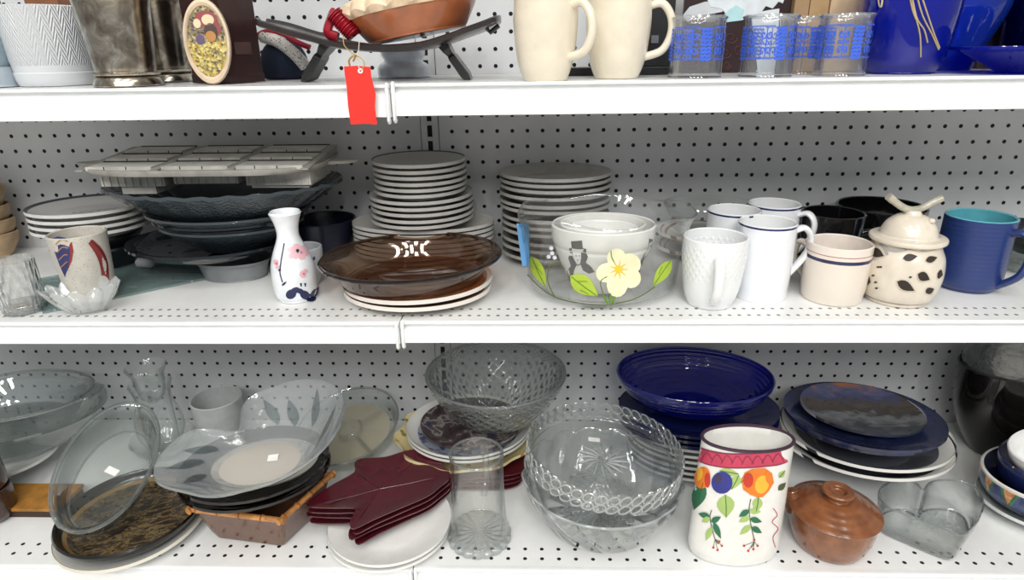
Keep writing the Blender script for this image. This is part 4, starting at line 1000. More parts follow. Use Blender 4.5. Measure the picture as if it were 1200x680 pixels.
    mug('black cup with its handle to the right, behind the red-and-navy banded mug', X, Y, z, [(0, .1), (.9, .1), (1.0, 0), (1.2, .1), (r*.8, .8*hc), (r*.95, 1.9*hc), (r, 3.0*hc)], .14, bl, radians(-12), [(r*.97, 2.5), (r+.5, 2.6), (r+.75, 2.0), (r+.5, 1.3), (r*.9, 1.1)], .2, .17, cat_='cup', name='black_cup', group='black cups')
    P = S(1031, 241, z+2.6); X, Y = P.x, -2.9; X = WY(1033, 241, Y).x; r = 52/proj(P)[2]
    turned('black_bowl', 'wide black bowl behind the lidded cream pot', 'bowl', X, Y, z, [(0, .1), (1.2, .08), (1.3, 0), (1.5, .1), (r*.8, 1.2), (r*.97, 2.3), (r, zat(X, Y, 241)-z)], .15, bl)
    # cream mug with red and navy bands
    X, Y, o = mug_px(974, 360, 36, [(38.5, 330), (39.5, 305), (40, 284)], z); H = o[-1][1]; R1 = o[-1][0]
    bm = by_height([(0, '#e0d6c9'), (H-.78, '#262452'), (H-.6, '#e0d6c9'), (H-.42, '#9a4a50'), (H-.37, '#e3d9cf')], .2, .4, top=H*1.1)
    mug('short cream mug with navy and thin red bands near its rim', X, Y, z, o, .14, bm, inm=plain('#e3d9cf', .2, coat=.4), phi=radians(128), ears=[(R1*.95, H*.8), (R1+.6, H*.85), (R1+.8, H*.5), (R1*.95, H*.25)], hw=.25, ht=.17, hmat=plain('#e0d6c9', .2, coat=.4))
    # lidded cream pot with cut-outs
    X, Y, r = base(1049, 361.5, 37, z)
    pr = prof_at(X, Y, z, [(43, 342), (49, 325), (50, 312), (48, 298), (43, 288), (41, 282)])
    o = cat([(0, .1), (r-.15, .1), (r-.1, 0), (r, .0), (r+.02, .14), (r-.02, .2)]+pr, 4)
    cp = plain('#ddd3c3', .22, coat=.5, var=.05)
    T = thing('lidded_pot', (X, Y, z), 'cream pottery pot with leaf-shaped cut-outs and a twig-handled lid', 'pot')
    mb = MB().lathe(shell(o, .16, .2), 72); A = (X, Y, z, o, 1, 1, .03); A2 = A[:6]+(.045,); A3 = A[:6]+(.056,)
    dk_, sh, bl_ = 1, 2, 3
    for cx, cy, rx, ry, ro in ((1028, 297, 8, 5, .4), (1067, 302, 8, 4, -.15), (1092, 304, 6.5, 3.5, -.3), (1062, 336, 10.5, 5, .5), (1083, 325, 7, 5, .45), (1016, 330, 4, 6, .3), (1090, 341, 5, 3.4, -.4), (1102, 322, 3, 5, .3)):
        c_, s_ = cos(ro), sin(ro)
        paint(mb, leafp(cx-rx*1.35*c_, cy-rx*1.35*s_, cx+rx*1.3*c_, cy+rx*1.3*s_, ry*2.8), sh, A); paint(mb, leafp(cx-rx*1.15*c_, cy-rx*1.15*s_-.3, cx+rx*1.05*c_, cy+rx*1.05*s_-.3, ry*2.2), dk_, A2)
    for cx, cy in ((1023, 323), (1026, 331), (1027, 338), (1029, 313), (1032, 313), (1067, 325)): paint(mb, blob(cx, cy, 2, 1.1, 7), dk_, A3)
    for q in ([(1030, 285), (1040, 292), (1052, 294), (1066, 291)], [(1066, 291), (1080, 294), (1094, 292), (1104, 287)], [(1036, 290), (1040, 299)]): stroke(mb, q, 3.5, bl_, A)
    mb.obj('body', [cp, plain('#2b211c', .6), plain('#c9bda9', .3), plain('#a9a7a4', .25, coat=.4)], T)
    zl = o[-1][1]; s = proj((X, Y, z+zl))[2]; q = 1/s
    lid = cat([(0, zl+.02), (40*q, zl+.02), (47*q, zl+.06), (48*q, zl+.2), (46*q, zl+.3), (37*q, zl+.36), (35*q, zl+.55), (30*q, zl+.95), (20*q, zl+1.3), (10*q, zl+1.42), (0, zl+1.45)], 4)
    ld = MB().lathe(lid, 64).obj('lid', cp, T)
    tw = plain('#b9b5a4', .3, coat=.4, var=.2)
    c = [WY(a, b, Y)-Vector((X, Y, z)) for a, b in ((1041, 230), (1048, 236), (1058, 243), (1068, 246), (1080, 244), (1092, 238), (1104, 232))]
    MB().tube(cat(c, 4), [.2]*4+[.18]*17+[.19]*4, seg=12).obj('twig_handle', tw, ld)
    MB().lathe([(0, zl+1.3), (.42, zl+1.3), (.4, zl+1.5), (.3, zl+1.62), (0, zl+1.65)], 24).obj('twig_collar', cp, ld)
    MB().lathe(cat([(0, -.05), (.14, -.05), (.17, .05), (.1, .14), (0, .16)], 3), 16, xf=lambda p: p+Vector((.55, -.75, zl+1.22))).obj('berry', cp, ld)
    # blue mug
    X, Y, o = mug_px(1130, 345, 36, [(42, 325), (43.5, 300), (44, 275), (44.5, 253)], z); H = o[-1][1]; R1 = o[-1][0]
    T = thing('mug', (X, Y, z), 'deep blue mug with a turquoise inside, beside the lidded cream pot', 'mug')
    g = G('blue_glaze'); zz = g.sep(g.xyz())[2]; bm_ = g.bump(g.m('SINE', g.m('MULTIPLY', zz, 26)), .12, .04)
    bmat = g.done(g.pbr('#22366f', .35, coat=.3, normal=bm_)); tq = plain('#5aa6b4', .25, coat=.4)
    so = cat(o, 4); pr = shell(so, .15, .2); n = len(so)
    MB().lathe(pr, 56, m=lambda k: 1 if k >= n-1 else 0).obj('body', [bmat, tq], T)
    ear(radians(-58), [(R1*.97, H*.85), (R1+.55, H*.86), (R1+.95, H*.62), (R1+.75, H*.32), (R1*.9, H*.1)], .3, .2).obj('handle', bmat, T)
    # dark bowls at the right edge
    X = WY(1214, 300, -5.6).x; turned('dark_bowl', 'black bowl at the right edge behind the blue mug', 'bowl', X, -5.4, z+1.0, [(0, .05), (1.0, 0), (1.2, .1), (1.9, .8), (2.1, 1.5)], .14, plain('#14171a', .25, coat=.4))
    turned('glass_dish', 'greenish-grey glass dish under the black bowl at the right edge', 'dish', X-.1, -5.6, z, [(0, .05), (1.5, 0), (1.6, .08), (2.1, .6), (2.5, .85)], .12, glass('#9fb0ab', '#47544f', 1.0, haze=.1))
BUILD.append(middle_shelf)
# ------------------------------------------------------------------ lower shelf
def outline(pts, z, n=3):             # smooth closed outline on the level plane z
    P = [S(a, b, z) for a, b in pts]; N = len(P); o = []
    for i in range(N):
        p0, p1, p2, p3 = P[i-1], P[i], P[(i+1) % N], P[(i+2) % N]
        for k in range(n):
            t = k/n; o.append(.5*((2*p1)+(p2-p0)*t+(2*p0-5*p1+4*p2-p3)*t*t+(3*p1-p0-3*p2+p3)*t**3))
    return o
def lower_shelf():
    z = ZB
    rimg = glass('#eef4f3', '#46524f', 2.4, p=1.1, haze=.12, k=(.3, .9))
    clear = glass('#fafdfc', '#7f8c8b', 1.3, p=2.4)
    aqua = glass('#eef6f5', '#4c605f', 1.6, p=2.3, haze=.02, k=(.3, 1))
    # --- far left: wooden board, white plate, big oval glass dish, casserole
    P = S(20, 560, z); wb = plain('#a8672a', .45, var=.2)
    A_ = S(79, 597, z+.5); D_ = S(20, 600, z+.5)
    T = thing('wooden_board', (A_.x-4.6, D_.y+3, z), 'orange-brown wooden board under the white plate at the far left', 'board')
    MB().box(-4.6, 4.2, -3, -.5, .5, .72).obj('top', plain('#a8742e', .4, var=.2), T, smooth=False, bevel=.04)
    MB().box(-4.5, 4.1, -2.9, -.6, 0, .5).obj('base', plain('#3a2417', .5), T, smooth=False)
    Y = S(-20, 536, z+1.3).y
    X, zz, R0 = ring_at(-20, 536, 91, Y, .78)
    o = plate_mesh(R0, .6, .16, sy=.78).obj('dinner_plate', plain('#d9dad8', .25, coat=.3), P=(X, Y, max(z+.73, zz-.6))); tag(o, 'white plate under the big oval glass dishes at the far left', 'plate')
    zb0 = max(z+.73, zz-.6)+.75; Y = -5.4
    X, zz, R1 = ring_at(-12, 486, 136, Y, .66); H = zz-zb0
    turned('oven_dish', 'large oval glass dish holding the lug-handled casserole, far left', 'dish', X, Y, zb0, [(0, .05), (R1*.58, 0), (R1*.64, .08), (R1*.78, H*.4), (R1*.93, H*.9), (R1, H)], .14, aqua, sy=.66, seg=80, rot=(0, 0, radians(4)))
    X, zz, R2 = ring_at(10, 466, 99, Y+.1, .68); zc = max(zb0+.4, zz-2.1); H = zz-zc
    T = thing('casserole_dish', (X, Y+.1, zc), 'oval clear glass casserole with a lug handle, nested in the large glass dish', 'dish', rot=(0, 0, radians(4)))
    MB().lathe(shell(cat([(0, .05), (R2*.62, 0), (R2*.7, .12), (R2*.82, H*.5), (R2*.95, H*.93), (R2, H)], 4), .14), 80, 1, .68).obj('dish', aqua, T)
    MB().tube([(R2*cos(i*pi/48), .68*R2*sin(i*pi/48), H) for i in range(96)], .09, seg=8, closed=True).obj('rim', rimg, T)
    for sg in (1, -1):
        h = [(sg*R2*.93, -1.3, H), (sg*(R2+.55), -.95, H+.06), (sg*(R2+.75), 0, H+.1), (sg*(R2+.55), .95, H+.06), (sg*R2*.93, 1.3, H)]
        MB().loft([[Vector(p)-Vector((0, 0, .12)) for p in h], [Vector(p)+Vector((0, 0, .1)) for p in h]]).obj('lug_handle', aqua, T, bevel=.05)
    # brown bowls at the left edge
    br = plain('#3a2620', .2, coat=.6, var=.15)
    Y = -11.4
    for i, (yy, hw, lab) in enumerate(((622, 24, 'lower brown glazed bowl at the left edge'), (570, 18, 'upper brown glazed bowl stacked at the left edge'))):
        X = WY(-9, 600, Y).x; k = 1.4
        turned('brown_bowl', lab, 'bowl', X-.12*i, Y, z+1.75*i, [(0, .06), (.8, .04), (.9, 0), (1.0, .05), (k*.95, .5), (k, 1.2), (k*.96, 2.15)], .15, br, group='brown glazed bowls')
    # --- scenic black plate on a white platter
    Y = S(150, 596, z+1.4).y; X, zz, R_ = ring_at(149, 594, 92, Y); zz = z+.52
    o = plate_mesh(R_*1.0, .62, .16).obj('serving_plate', by_radius([(0, '#c9ccca'), (R_*.95, '#d8d4c6')], .3), P=(X, Y-.25, z)); tag(o, 'large pale plate under the black scenic plate', 'plate')
    g = G('scene_print'); x, y, zz = g.sep(g.xyz()); v = g.xyz()
    r_ = g.m('SQRT', g.m('ADD', g.m('MULTIPLY', x, x), g.m('MULTIPLY', y, y)))
    st = g.n('VectorMath', {'operation': 'MULTIPLY'}); g.put(st.inputs[0], v); st.inputs[1].default_value = (.6, 2.2, 1)
    rt_ = g.n('VectorRotate', {'rotation_type': 'Z_AXIS'}); g.put(rt_.inputs['Vector'], v); rt_.inputs['Angle'].default_value = -.45
    g.t.links.new(rt_.outputs[0], st.inputs[0])
    nz = g.noise(st.outputs[0], 1.1, 6, .65, .8); n2 = g.noise(v, 2.6, 5, .7)
    c = g.ramp(g.m('ADD', g.m('MULTIPLY', nz, .7), g.m('MULTIPLY', n2, .3)), [(.36, '#120d0b'), (.45, '#2a1d14'), (.5, '#4a3a22'), (.54, '#75643e'), (.57, '#33201a'), (.64, '#241712'), (.7, '#8a764a')])
    c = g.mix(g.m('GREATER_THAN', r_, R_*.83), c, '#8f6f3c'); c = g.mix(g.m('GREATER_THAN', r_, R_*.88), c, '#0d0c0c')
    sp = g.done(g.pbr(c, .18, coat=.5))
    o = MB().lathe(shell(cat([(0, .06), (R_*.66, 0), (R_*.8, .1), (R_*.93, .5), (R_*.985, .95)], 4), .17), 72).obj('scenic_plate', sp, P=(X, Y-.1, z+.5)); tag(o, 'black-rimmed plate with a brown and gold landscape print, under the tilted oval glass dish', 'plate')
    # tilted oval glass dish
    a = S(90, 622, z+2.5); b = WY(157, 474, S(150, 590, z).y+2.6)
    ax = (b-a); L = ax.length; ax.normalize(); tc = (CAM-(a+b)/2).normalized(); n_ = (tc-ax*tc.dot(ax)).normalized()
    n_ = (n_+Vector((-.25, 0, .25))); n_ = (n_-ax*n_.dot(ax)).normalized(); w_ = n_.cross(ax).normalized()
    mid = (a+b)/2; sy_ = .54; A1 = L/2; dp = 2.0
    def xf(p): return ax*p.x+w_*p.y+n_*(p.z-dp)
    T = thing('oven_dish', mid, 'oval clear glass oven dish leaning on edge across the scenic plate, price sticker inside', 'dish')
    pr = shell(cat([(0, .05), (A1*.78, 0), (A1*.86, .12), (A1*.92, .9), (A1*.97, 1.75), (A1*1.04, 1.95)], 4), .16)
    MB().lathe(pr, 80, 1, sy_*1.05, xf=xf).obj('dish', aqua, T)
    MB().tube([xf(Vector((A1*1.02*cos(i*pi/40), A1*1.02*sy_*1.05*sin(i*pi/40), 1.95))) for i in range(80)], .13, seg=8, closed=True).obj('rolled_rim', rimg, T)
    MB().tube([xf(Vector((A1*.8*cos(i*pi/40), A1*.8*sy_*1.05*sin(i*pi/40), .12))) for i in range(80)], .07, seg=8, closed=True).obj('base_edge', rimg, T)
    sticker(T, xf(Vector((.4, .1, .25))), .75, .45, radians(-15), n_)
    # ribbed glasses behind
    rb = glass('#f4f8f8', '#7d898a', 1.3, relief=lambda g: swirl(g, 9, 0), rs=.25, rd=.06, p=2.4, haze=.03)
    Y = -4.4; X = WY(193, 520, Y).x
    turned('glass_bowl', 'low clear glass bowl holding the two ribbed hurricane glasses', 'bowl', X, Y, z, [(0, .05), (1.1, 0), (1.3, .1), (1.9, .7), (2.2, 1.3)], .1, clear)
    for i, (dx, dy, z0, lab) in enumerate(((0, 0, .35, 'lower ribbed glass with a bulging body, behind the leaning oval dish'), (0, 0, 4.3, 'upper ribbed glass with a flared mouth, nested in the lower ribbed glass'))):
        pr = [(0, .06), (.6, 0), (.75, .1), (1.35, .9), (1.6, 1.9), (1.42, 3.1), (1.18, 3.9), (1.2, 4.6), (1.4, 5.4)] if i == 0 else [(0, .06), (.35, 0), (.5, .1), (.8, .5), (.95, 1.1), (1.0, 1.7), (1.05, 2.1), (1.35, 2.75)]
        turned('hurricane_glass', lab, 'glass', X+dx, Y+dy, z+z0, pr, .07, rb, group='ribbed hurricane glasses')
    # white cup behind
    Y = -3.6; X = WY(258, 490, Y).x; s = proj((X, Y, z+2))[2]
    turned('white_bowl', 'white bowl standing behind the frosted leaf bowl', 'bowl', X, Y, z, [(0, .06), (.9, 0), (1.0, .08), (1.5, 1.3), (1.75, zat(X, Y, 466)-z)], .12, plain('#b9bdbd', .3))
    # --- bamboo-rimmed casserole with dark bowls and the frosted leaf bowl
    zr = z+2.5; P0, P1, P2 = S(329, 610, zr), S(224, 597, zr), S(388, 557, zr)
    P3 = P1+P2-P0; O = (P0+P3)/2; O = Vector((O.x, O.y, z))
    T = thing('bamboo_dish', O, 'brown rectangular dish with a bamboo rim, under the dark smoked bowls', 'dish')
    def sq(k, zz, rnd=.18):
        o = []
        cs = [P0, P2, P3, P1]; ct = sum(cs, Vector())/4
        for i in range(4):
            p, q, r_ = cs[i-1], cs[i], cs[(i+1) % 4]
            for t in (rnd, rnd*.5, rnd*.22):
                o.append(q.lerp(p, t) if t > rnd*.3 else q.lerp(p, rnd*.22).lerp(q.lerp(r_, rnd*.22), .0))
            o.append(q.lerp(p, rnd*.2).lerp(q.lerp(r_, rnd*.2), .5)*.97+q*.03)
            for t in (rnd*.22, rnd*.5, rnd): o.append(q.lerp(r_, t))
        return [Vector(((p.x-ct.x)*k+ct.x-O.x, (p.y-ct.y)*k+ct.y-O.y, zz)) for p in o]
    mb = MB(); mb.loft([sq(.4, 0), sq(.68, 0), sq(.76, .1), sq(.84, .7), sq(.93, 1.7), sq(.985, 2.35), sq(1.0, 2.42), sq(.96, 2.42), sq(.9, 1.7), sq(.78, .4), sq(.6, .25), sq(.3, .25)])
    mb.obj('dish', plain('#664736', .25, coat=.5, var=.05), T)
    bam = plain('#c98b4e', .4, coat=.3, var=.2, spk=('#7a4420', 3, .12)); nod = plain('#8a4f26', .4)
    cs = [P0, P2, P3, P1]
    for i in range(4):
        p, q = cs[i]-O, cs[(i+1) % 4]-O; d = (q-p).normalized(); p = p-d*.22; q = q+d*.22
        p = Vector((p.x, p.y, 2.5)); q = Vector((q.x, q.y, 2.5)); n = 40
        pts = [p.lerp(q, k/n) for k in range(n+1)]
        rod = MB().tube(pts, [.17+(.045 if k % 9 == 4 else 0)+(.02 if k in (0, n) else 0) for k in range(n+1)], seg=12).obj('bamboo_rim', bam, T)
        for k in range(4, n, 9):
            MB().tube([p.lerp(q, (k-.25)/n), p.lerp(q, (k+.25)/n)], .222, seg=12).obj('node_ring', nod, rod)
    smd = glass('#8a807a', '#15100e', 1.3, rough=.03, p=1.2, haze=.3, hcol='#2a201c', k=(1, .8))
    cx, cy = S(303, 562, z+3.2)[:2]; s = proj((cx, cy, z+3.2))[2]
    for i in range(2):
        R_ = (93, 92)[i]/s
        turned('smoked_bowl', ('lower', 'upper')[i]+' dark smoked glass bowl between the bamboo dish and the frosted leaf bowl', 'bowl', cx+.0*i, cy, z+2.95+.5*i, [(0, .06), (R_*.55, 0), (R_*.62, .05), (R_*.8, .35), (R_*.95, .8), (R_, .95)], .13, smd, group='dark smoked bowls', rot=(0, radians(-2.5), 0), sy=.86)
    # frosted leaf bowl: a rosette whose edge rises at the back right and dips to a lip at the left
    fx, fy = S(312, 545, z+4.2)[:2]; zf = z+4.1; s = proj((fx, fy, zf))[2]
    def veins(g):
        tc = g.n('TexCoord'); u, v, _ = g.sep(tc.outputs['UV'])
        a_ = g.m('PINGPONG', g.m('MULTIPLY', u, 9), .5)
        lf = g.m('SINE', g.m('ADD', g.m('MULTIPLY', v, 7), g.m('MULTIPLY', a_, 8)))
        return g.m('ADD', g.m('MULTIPLY', lf, .6), g.m('MULTIPLY', g.m('LESS_THAN', a_, .05), 1.2))
    fro = glass('#f3f7f8', '#8d999b', 1.3, rough=.12, relief=veins, rs=.45, rd=.07, p=1.6, haze=.26, hcol='#eaf0f2')
    def ros(a, k, r, zz):
        t = r/4.9
        right = .5+.5*cos(a-radians(46)); left = max(0, cos(a-radians(190)))
        n1 = math.exp(-((((a-radians(138)+pi) % (2*pi))-pi)/.24)**2)
        n2 = math.exp(-((((a-radians(238)+pi) % (2*pi))-pi)/.35)**2)
        rr = r*(1+t*t*(.22*left-.5*n1-.1*n2+.05*right))
        return rr, zz+t*t*t*(2.0*right*right-.3*left-.6*n1)
    lfp = cat([(0, .05), (1.7, 0), (2.0, .06), (3.0, .45), (4.0, 1.0), (4.9, 1.5)], 5)
    T = thing('leaf_bowl', (fx, fy, zf), 'frosted glass bowl with engraved leaves and a wavy lobed rim, on the dark smoked bowls', 'bowl', rot=(0, radians(-3), 0))
    MB().lathe(shell(cat([(0, .05), (1.7, 0), (2.0, .06), (3.0, .45), (4.0, 1.0), (4.9, 1.5)], 5), .13), 120, 1, .9, mod=ros).obj('bowl', fro, T)
    def lz(rr):
        for (r0, z0), (r1, z1) in zip(lfp[4:], lfp[5:]):
            if r0 <= rr <= r1 and r1 > r0: return z0+(z1-z0)*(rr-r0)/(r1-r0)
        return 0.06
    eng = glass('#dbe2e3', '#5d696b', 1.6, rough=.05, p=1.6, k=(1, 1))
    for a0, r0, r1, w in ((20, 3.1, 4.5, .35), (52, 3.2, 4.6, .38), (78, 3.0, 4.2, .42), (100, 3.1, 4.5, .36), (170, 3.1, 4.3, .42), (192, 3.2, 4.5, .45), (216, 3.0, 4.2, .42), (290, 3.2, 4.4, .3)):
        m_ = MB(); g_ = []
        for i in range(9):
            t = i/8; rr = r0+(r1-r0)*t; ww = w*sin(pi*min(.999, max(.001, t))**.85); row = []
            for e in (-1, -.5, 0, .5, 1):
                a = radians(a0)+.25*(t-.5)+e*ww/rr/1.0
                q, h = ros(a, 0, rr, lz(rr)+.17); row.append((q*cos(a), q*sin(a)*.9, h))
            g_.append(row)
        m_.sheet(g_).obj('engraved_leaf', eng, T)
    MB().lathe([(0, .18), (2.9, .2), (3.0, .34), (0, .32)], 48, 1.05, .8).obj('base_disc', glass('#e9e3db', '#cac4bc', .8, haze=.88, hcol='#efe9e0'), T)
    sticker(T, (.35, .3, .37), .62, .5, radians(8), (0, -.25, 1))
    # divided glass dish leaning at the back
    gx, gy = S(408, 512, z+.9)[:2]; gy = min(gy, -3.9); gx = WY(412, 512, gy).x; R_ = 60/proj((gx, gy, z+1))[2]
    T = thing('relish_dish', (gx, gy+.1, z+1.15), 'round divided clear glass dish tilted up behind the maroon leaf plates', 'dish', rot=(radians(14), radians(-7), 0))
    MB().lathe(shell(cat([(0, .05), (R_*.84, 0), (R_*.9, .1), (R_*.97, .8), (R_*1.03, 1.1)], 4), .13), 72).obj('dish', glass('#f0f6f2', '#7f918a', 1.2, p=2), T)
    MB().tube([(R_*1.02*cos(i*pi/36), R_*1.02*sin(i*pi/36), 1.12) for i in range(72)], .08, seg=8, closed=True).obj('rim', rimg, T)
    MB().lathe([(0, .17), (R_*.8, .17), (R_*.8, .2), (0, .2)], 48).obj('tinted_base', glass('#eee8d8', '#d9d0ba', .6, haze=.4, hcol='#e6dfca'), T)
    for an in (40, 130, 220, 310):
        c_, s_ = cos(radians(an)), sin(radians(an))
        MB().loft([[Vector((r*c_-w*s_, r*s_+w*c_, zz)) for r, w in ((.9, -.07), (R_*.92, -.07), (R_*.92, .07), (.9, .07))] for zz in (.18, .75)]).obj('divider', clear, T, smooth=False)
    MB().lathe(shell([(.9, .18), (.95, .8)], .1), 32).obj('centre_well', clear, T)
    # --- maroon leaf plates on white plates
    Y = S(455, 616, z+.5).y; X, zz, R_ = ring_at(455, 616, 73, Y)
    for i in range(2):
        o = plate_mesh(R_, .45, .13).obj('dinner_plate', plain('#e6e6e3', .25, coat=.4, var=.03), P=(X+.05*i, Y+.1*i, z+.3*i)); tag(o, ('lower', 'upper')[i]+' white plate under the stack of maroon leaf plates', 'plate', 'white plates under the leaf plates')
    lp = [(361, 600), (368, 590), (392, 574), (416, 560), (416, 550), (424, 544), (452, 542), (475, 535), (495, 533), (508, 541), (524, 556), (528, 566), (515, 578), (500, 589), (470, 602), (440, 615), (415, 627), (411, 618), (417, 606), (412, 602), (390, 602)]
    zt = z+1.95; ol = outline(lp, zt, 3); ct = sum(ol, Vector())/len(ol); O = Vector((ct.x, ct.y, 0))
    mr = plain('#4f1520', .22, coat=.6, var=.12)
    def leaf_mesh():
        m_ = MB(); rings = []
        def ring(k, zz): return [Vector(((p.x-O.x)*k, (p.y-O.y)*k, zz)) for p in ol]
        m_.loft([ring(.3, 0), ring(.75, 0), ring(.93, .1), ring(1.0, .3), ring(1.0, .38), ring(.955, .36), ring(.75, .16), ring(.3, .14)])
        # raised veins
        for px, py in ((416, 556), (495, 537), (524, 562), (414, 622), (364, 599)):
            q = S(px, py, zt)-O; q = Vector((q.x*.85, q.y*.85, 0)); s0 = Vector((0, 0, .14))
            m_.tube([s0, Vector((q.x*.5, q.y*.5, .15)), Vector((q.x*.93, q.y*.93, .24))], [.03, .025, .012], seg=6)
        return m_.obj('leaf_plate', mr, sharp=60)
    lo = None
    for i in range(4):
        o = lo if i == 3 else None
        if lo is None: o = lo = leaf_mesh()
        else: o = lo.copy(); C.objects.link(o)
        o.location = loc((O.x+(.05, -.06, .04, 0)[i], O.y-(.0, .06, -.02, 0)[i], z+.92+.36*i)); o.rotation_euler = (0, 0, radians((2, -1.5, 1, 0)[i]))
        tag(o, '%s maroon leaf-shaped plate of the stack on the two white plates' % ORD[3-i], 'plate', 'maroon leaf plates')
    # --- crystal bowl on mixed plates
    Y = -4.9; X = WY(548, 520, Y).x; mp = plain('#571a22', .25, coat=.4)
    for i in range(4):
        k = 3.5; m_ = MB()
        def rsq(k, zz): return [(k*math.copysign(abs(cos(a))**.4, cos(a)), k*math.copysign(abs(sin(a))**.4, sin(a)), zz) for a in [2*pi*j/48 for j in range(48)]]
        m_.loft([rsq(k*.6, 0), rsq(k*.7, .02), rsq(k, .2), rsq(k, .27), rsq(k*.7, .12), rsq(k*.6, .12)])
        o = m_.obj('square_plate', mp, P=(X+.55+.03*i, Y-.3, z+.28*i), rot=(0, 0, radians(3*i))); tag(o, '%s square maroon plate under the plates below the crystal bowl' % ORD[3-i], 'plate', 'square maroon plates')
    zp = z+1.2
    g = G('cream_floral'); vo = g.n('TexVoronoi'); g.put(vo.inputs['Vector'], g.xyz()); vo.inputs['Scale'].default_value = 1.1
    fl = g.m('LESS_THAN', vo.outputs['Distance'], .22)
    cm = g.done(g.pbr(g.mix(fl, '#d8c998', g.ramp(g.sep(vo.outputs['Color'])[0], [(0, '#8a8a4a'), (.4, '#a8744a'), (.7, '#c9a85a')])), .25, coat=.4))
    def scl(a, k, r, zz): t = max(0, r-2.8)/2; return r*(1+.04*t*sin(a*10)), zz+.06*t*sin(a*10)
    R1 = 82/proj((X, Y, zp+.9))[2]
    o = MB().lathe(plate_prof(R1, .95, .15), 120, 1, .9, mod=scl).obj('scalloped_plate', cm, P=(X, Y-.2, zp)); tag(o, 'cream floral plate with a wavy edge, lowest round plate under the crystal bowl', 'plate')
    zp += .42
    g = G('blue_floral'); x, y, zz = g.sep(g.xyz()); r_ = g.m('SQRT', g.m('ADD', g.m('MULTIPLY', x, x), g.m('MULTIPLY', y, y)))
    nz = g.noise(g.xyz(), 1.5, 4, .6); c = g.mix(g.m('GREATER_THAN', nz, .56), '#a3a8b8', '#525c80')
    c = g.mix(g.m('GREATER_THAN', r_, 3.5), c, '#d9d9d4')
    R2 = 72/proj((X, Y, zp+.9))[2]
    for i in range(2):
        o = plate_mesh(R2, .85, .14, sy=.92).obj('dinner_plate', g.done(g.pbr(c, .2, coat=.4)) if i == 0 else bpy.data.materials['blue_floral'], P=(X+.1, Y-.1, zp+.3*i)); tag(o, ('lower', 'upper')[i]+' white-edged blue floral plate in the stack under the crystal bowl', 'plate', 'blue floral plates')
    zp += .72
    g = G('dark_floral'); x, y, zz = g.sep(g.xyz()); nz = g.noise(g.xyz(), .9, 3, .5); n2 = g.noise(g.xyz(), 2.2, 3, .5)
    c = g.ramp(nz, [(.35, '#2a1e22'), (.5, '#45373a'), (.57, '#8a8580'), (.62, '#4e4044'), (.7, '#2c3350')])
    R3 = 60/proj((X, Y, zp+.9))[2]
    o = plate_mesh(R3, .6, .14, sy=.9).obj('dark_plate', g.done(g.pbr(c, .2, coat=.4)), P=(X+.35, Y-.1, zp)); tag(o, 'dark flower-printed plate directly under the crystal bowl', 'plate')
    zp += .65
    Yc = Y+.2; Xc = WY(581, 440, Yc).x; R4 = 82/proj((Xc, Yc, z+8))[2]; H = zat(Xc, Yc, 436)-zp
    cry = glass('#e9efee', '#59635f', 1.4, relief=lambda g: lattice(g, 15, .62), rs=.95, rd=.12, p=1.5, haze=.08, hcol='#dfe6e4')
    sml = glass('#e9efee', '#59635f', 1.4, relief=lambda g: lattice(g, 30, 1.6), rs=.9, rd=.08, p=1.5, haze=.1, hcol='#dfe6e4')
    o = cat([(0, .1), (1.5, .05), (1.7, 0), (1.95, .15), (R4*.72, H*.32), (R4*.87, H*.62), (R4*.93, H*.76), (R4*.96, H*.82)], 4)
    o2 = cat([(R4*.96, H*.82), (R4*.985, H*.9), (R4, H)], 4)
    T = thing('crystal_bowl', (Xc, Yc, zp), 'large diamond-cut crystal bowl on the plate stack behind the glass mug', 'bowl')
    pr = shell(o+o2[1:], .2); n1 = len(o)-1; nt_ = len(o+o2[1:])
    MB().lathe(pr, 96, m=lambda k: 1 if n1 <= k < nt_+len(o2)-1 else 0).obj('bowl', [cry, sml], T)
    MB().tube([(R4*cos(i*pi/48), R4*sin(i*pi/48), H+.03) for i in range(96)], .1, seg=8, closed=True).obj('rim', rimg, T)
    # --- glass mug
    X, Y, r = base(562, 656, 36, z); pr = prof_at(X, Y, z, [(33.5, 618), (32, 600), (31, 570), (31.5, 532)])
    T = thing('glass_mug', (X, Y, z), 'tall clear glass mug with a heavy faceted base and its handle behind', 'mug')
    hb = pr[0][1]; MB().tube([(pr[-1][0]*.98*cos(i*pi/24), pr[-1][0]*.98*sin(i*pi/24), pr[-1][1]+.03) for i in range(48)], .07, seg=8, closed=True).obj('rim', rimg, T)
    MB().lathe(shell(cat([(0, hb-.25), (pr[0][0]*.96, hb-.2)]+pr, 4), .11, .12), 56).obj('body', glass('#fcfefd', '#7b8887', 1.2, p=2.8), T)
    def fac(a, k, rr, zz): return rr*(1+.045*abs(sin(a*9))), zz
    MB().lathe(cat([(0, .03), (r*.9, 0), (r*.99, .1), (r*1.0, .3), (r*.95, hb-.3), (pr[0][0]*.9, hb-.18), (0, hb-.26)], 3), 144, mod=fac).obj('heavy_base', glass('#f2f7f6', '#5c6867', 1.5, relief=lambda g: swirl(g, 9, 0), rs=.5, p=1.5, haze=.08), T)
    ear(radians(82), [(1.4, pr[3][1]*.82), (2.0, pr[3][1]*.85), (2.35, pr[3][1]*.6), (2.1, pr[3][1]*.38), (1.4, pr[3][1]*.33)], .2, .22).obj('handle', glass('#f0f5f4', '#6f7b7a', 1.4, p=1.6), T)
    # --- punch bowl and cake stand
    X, Y, r = base(704, 648, 62, z); zr = zat(X, Y, 557)-z; R_ = rad(X, Y, z+zr, 91)
    T = thing('punch_bowl', (X, Y, z), 'lower clear glass bowl with swirled flutes, carrying the tilted cake stand', 'bowl')
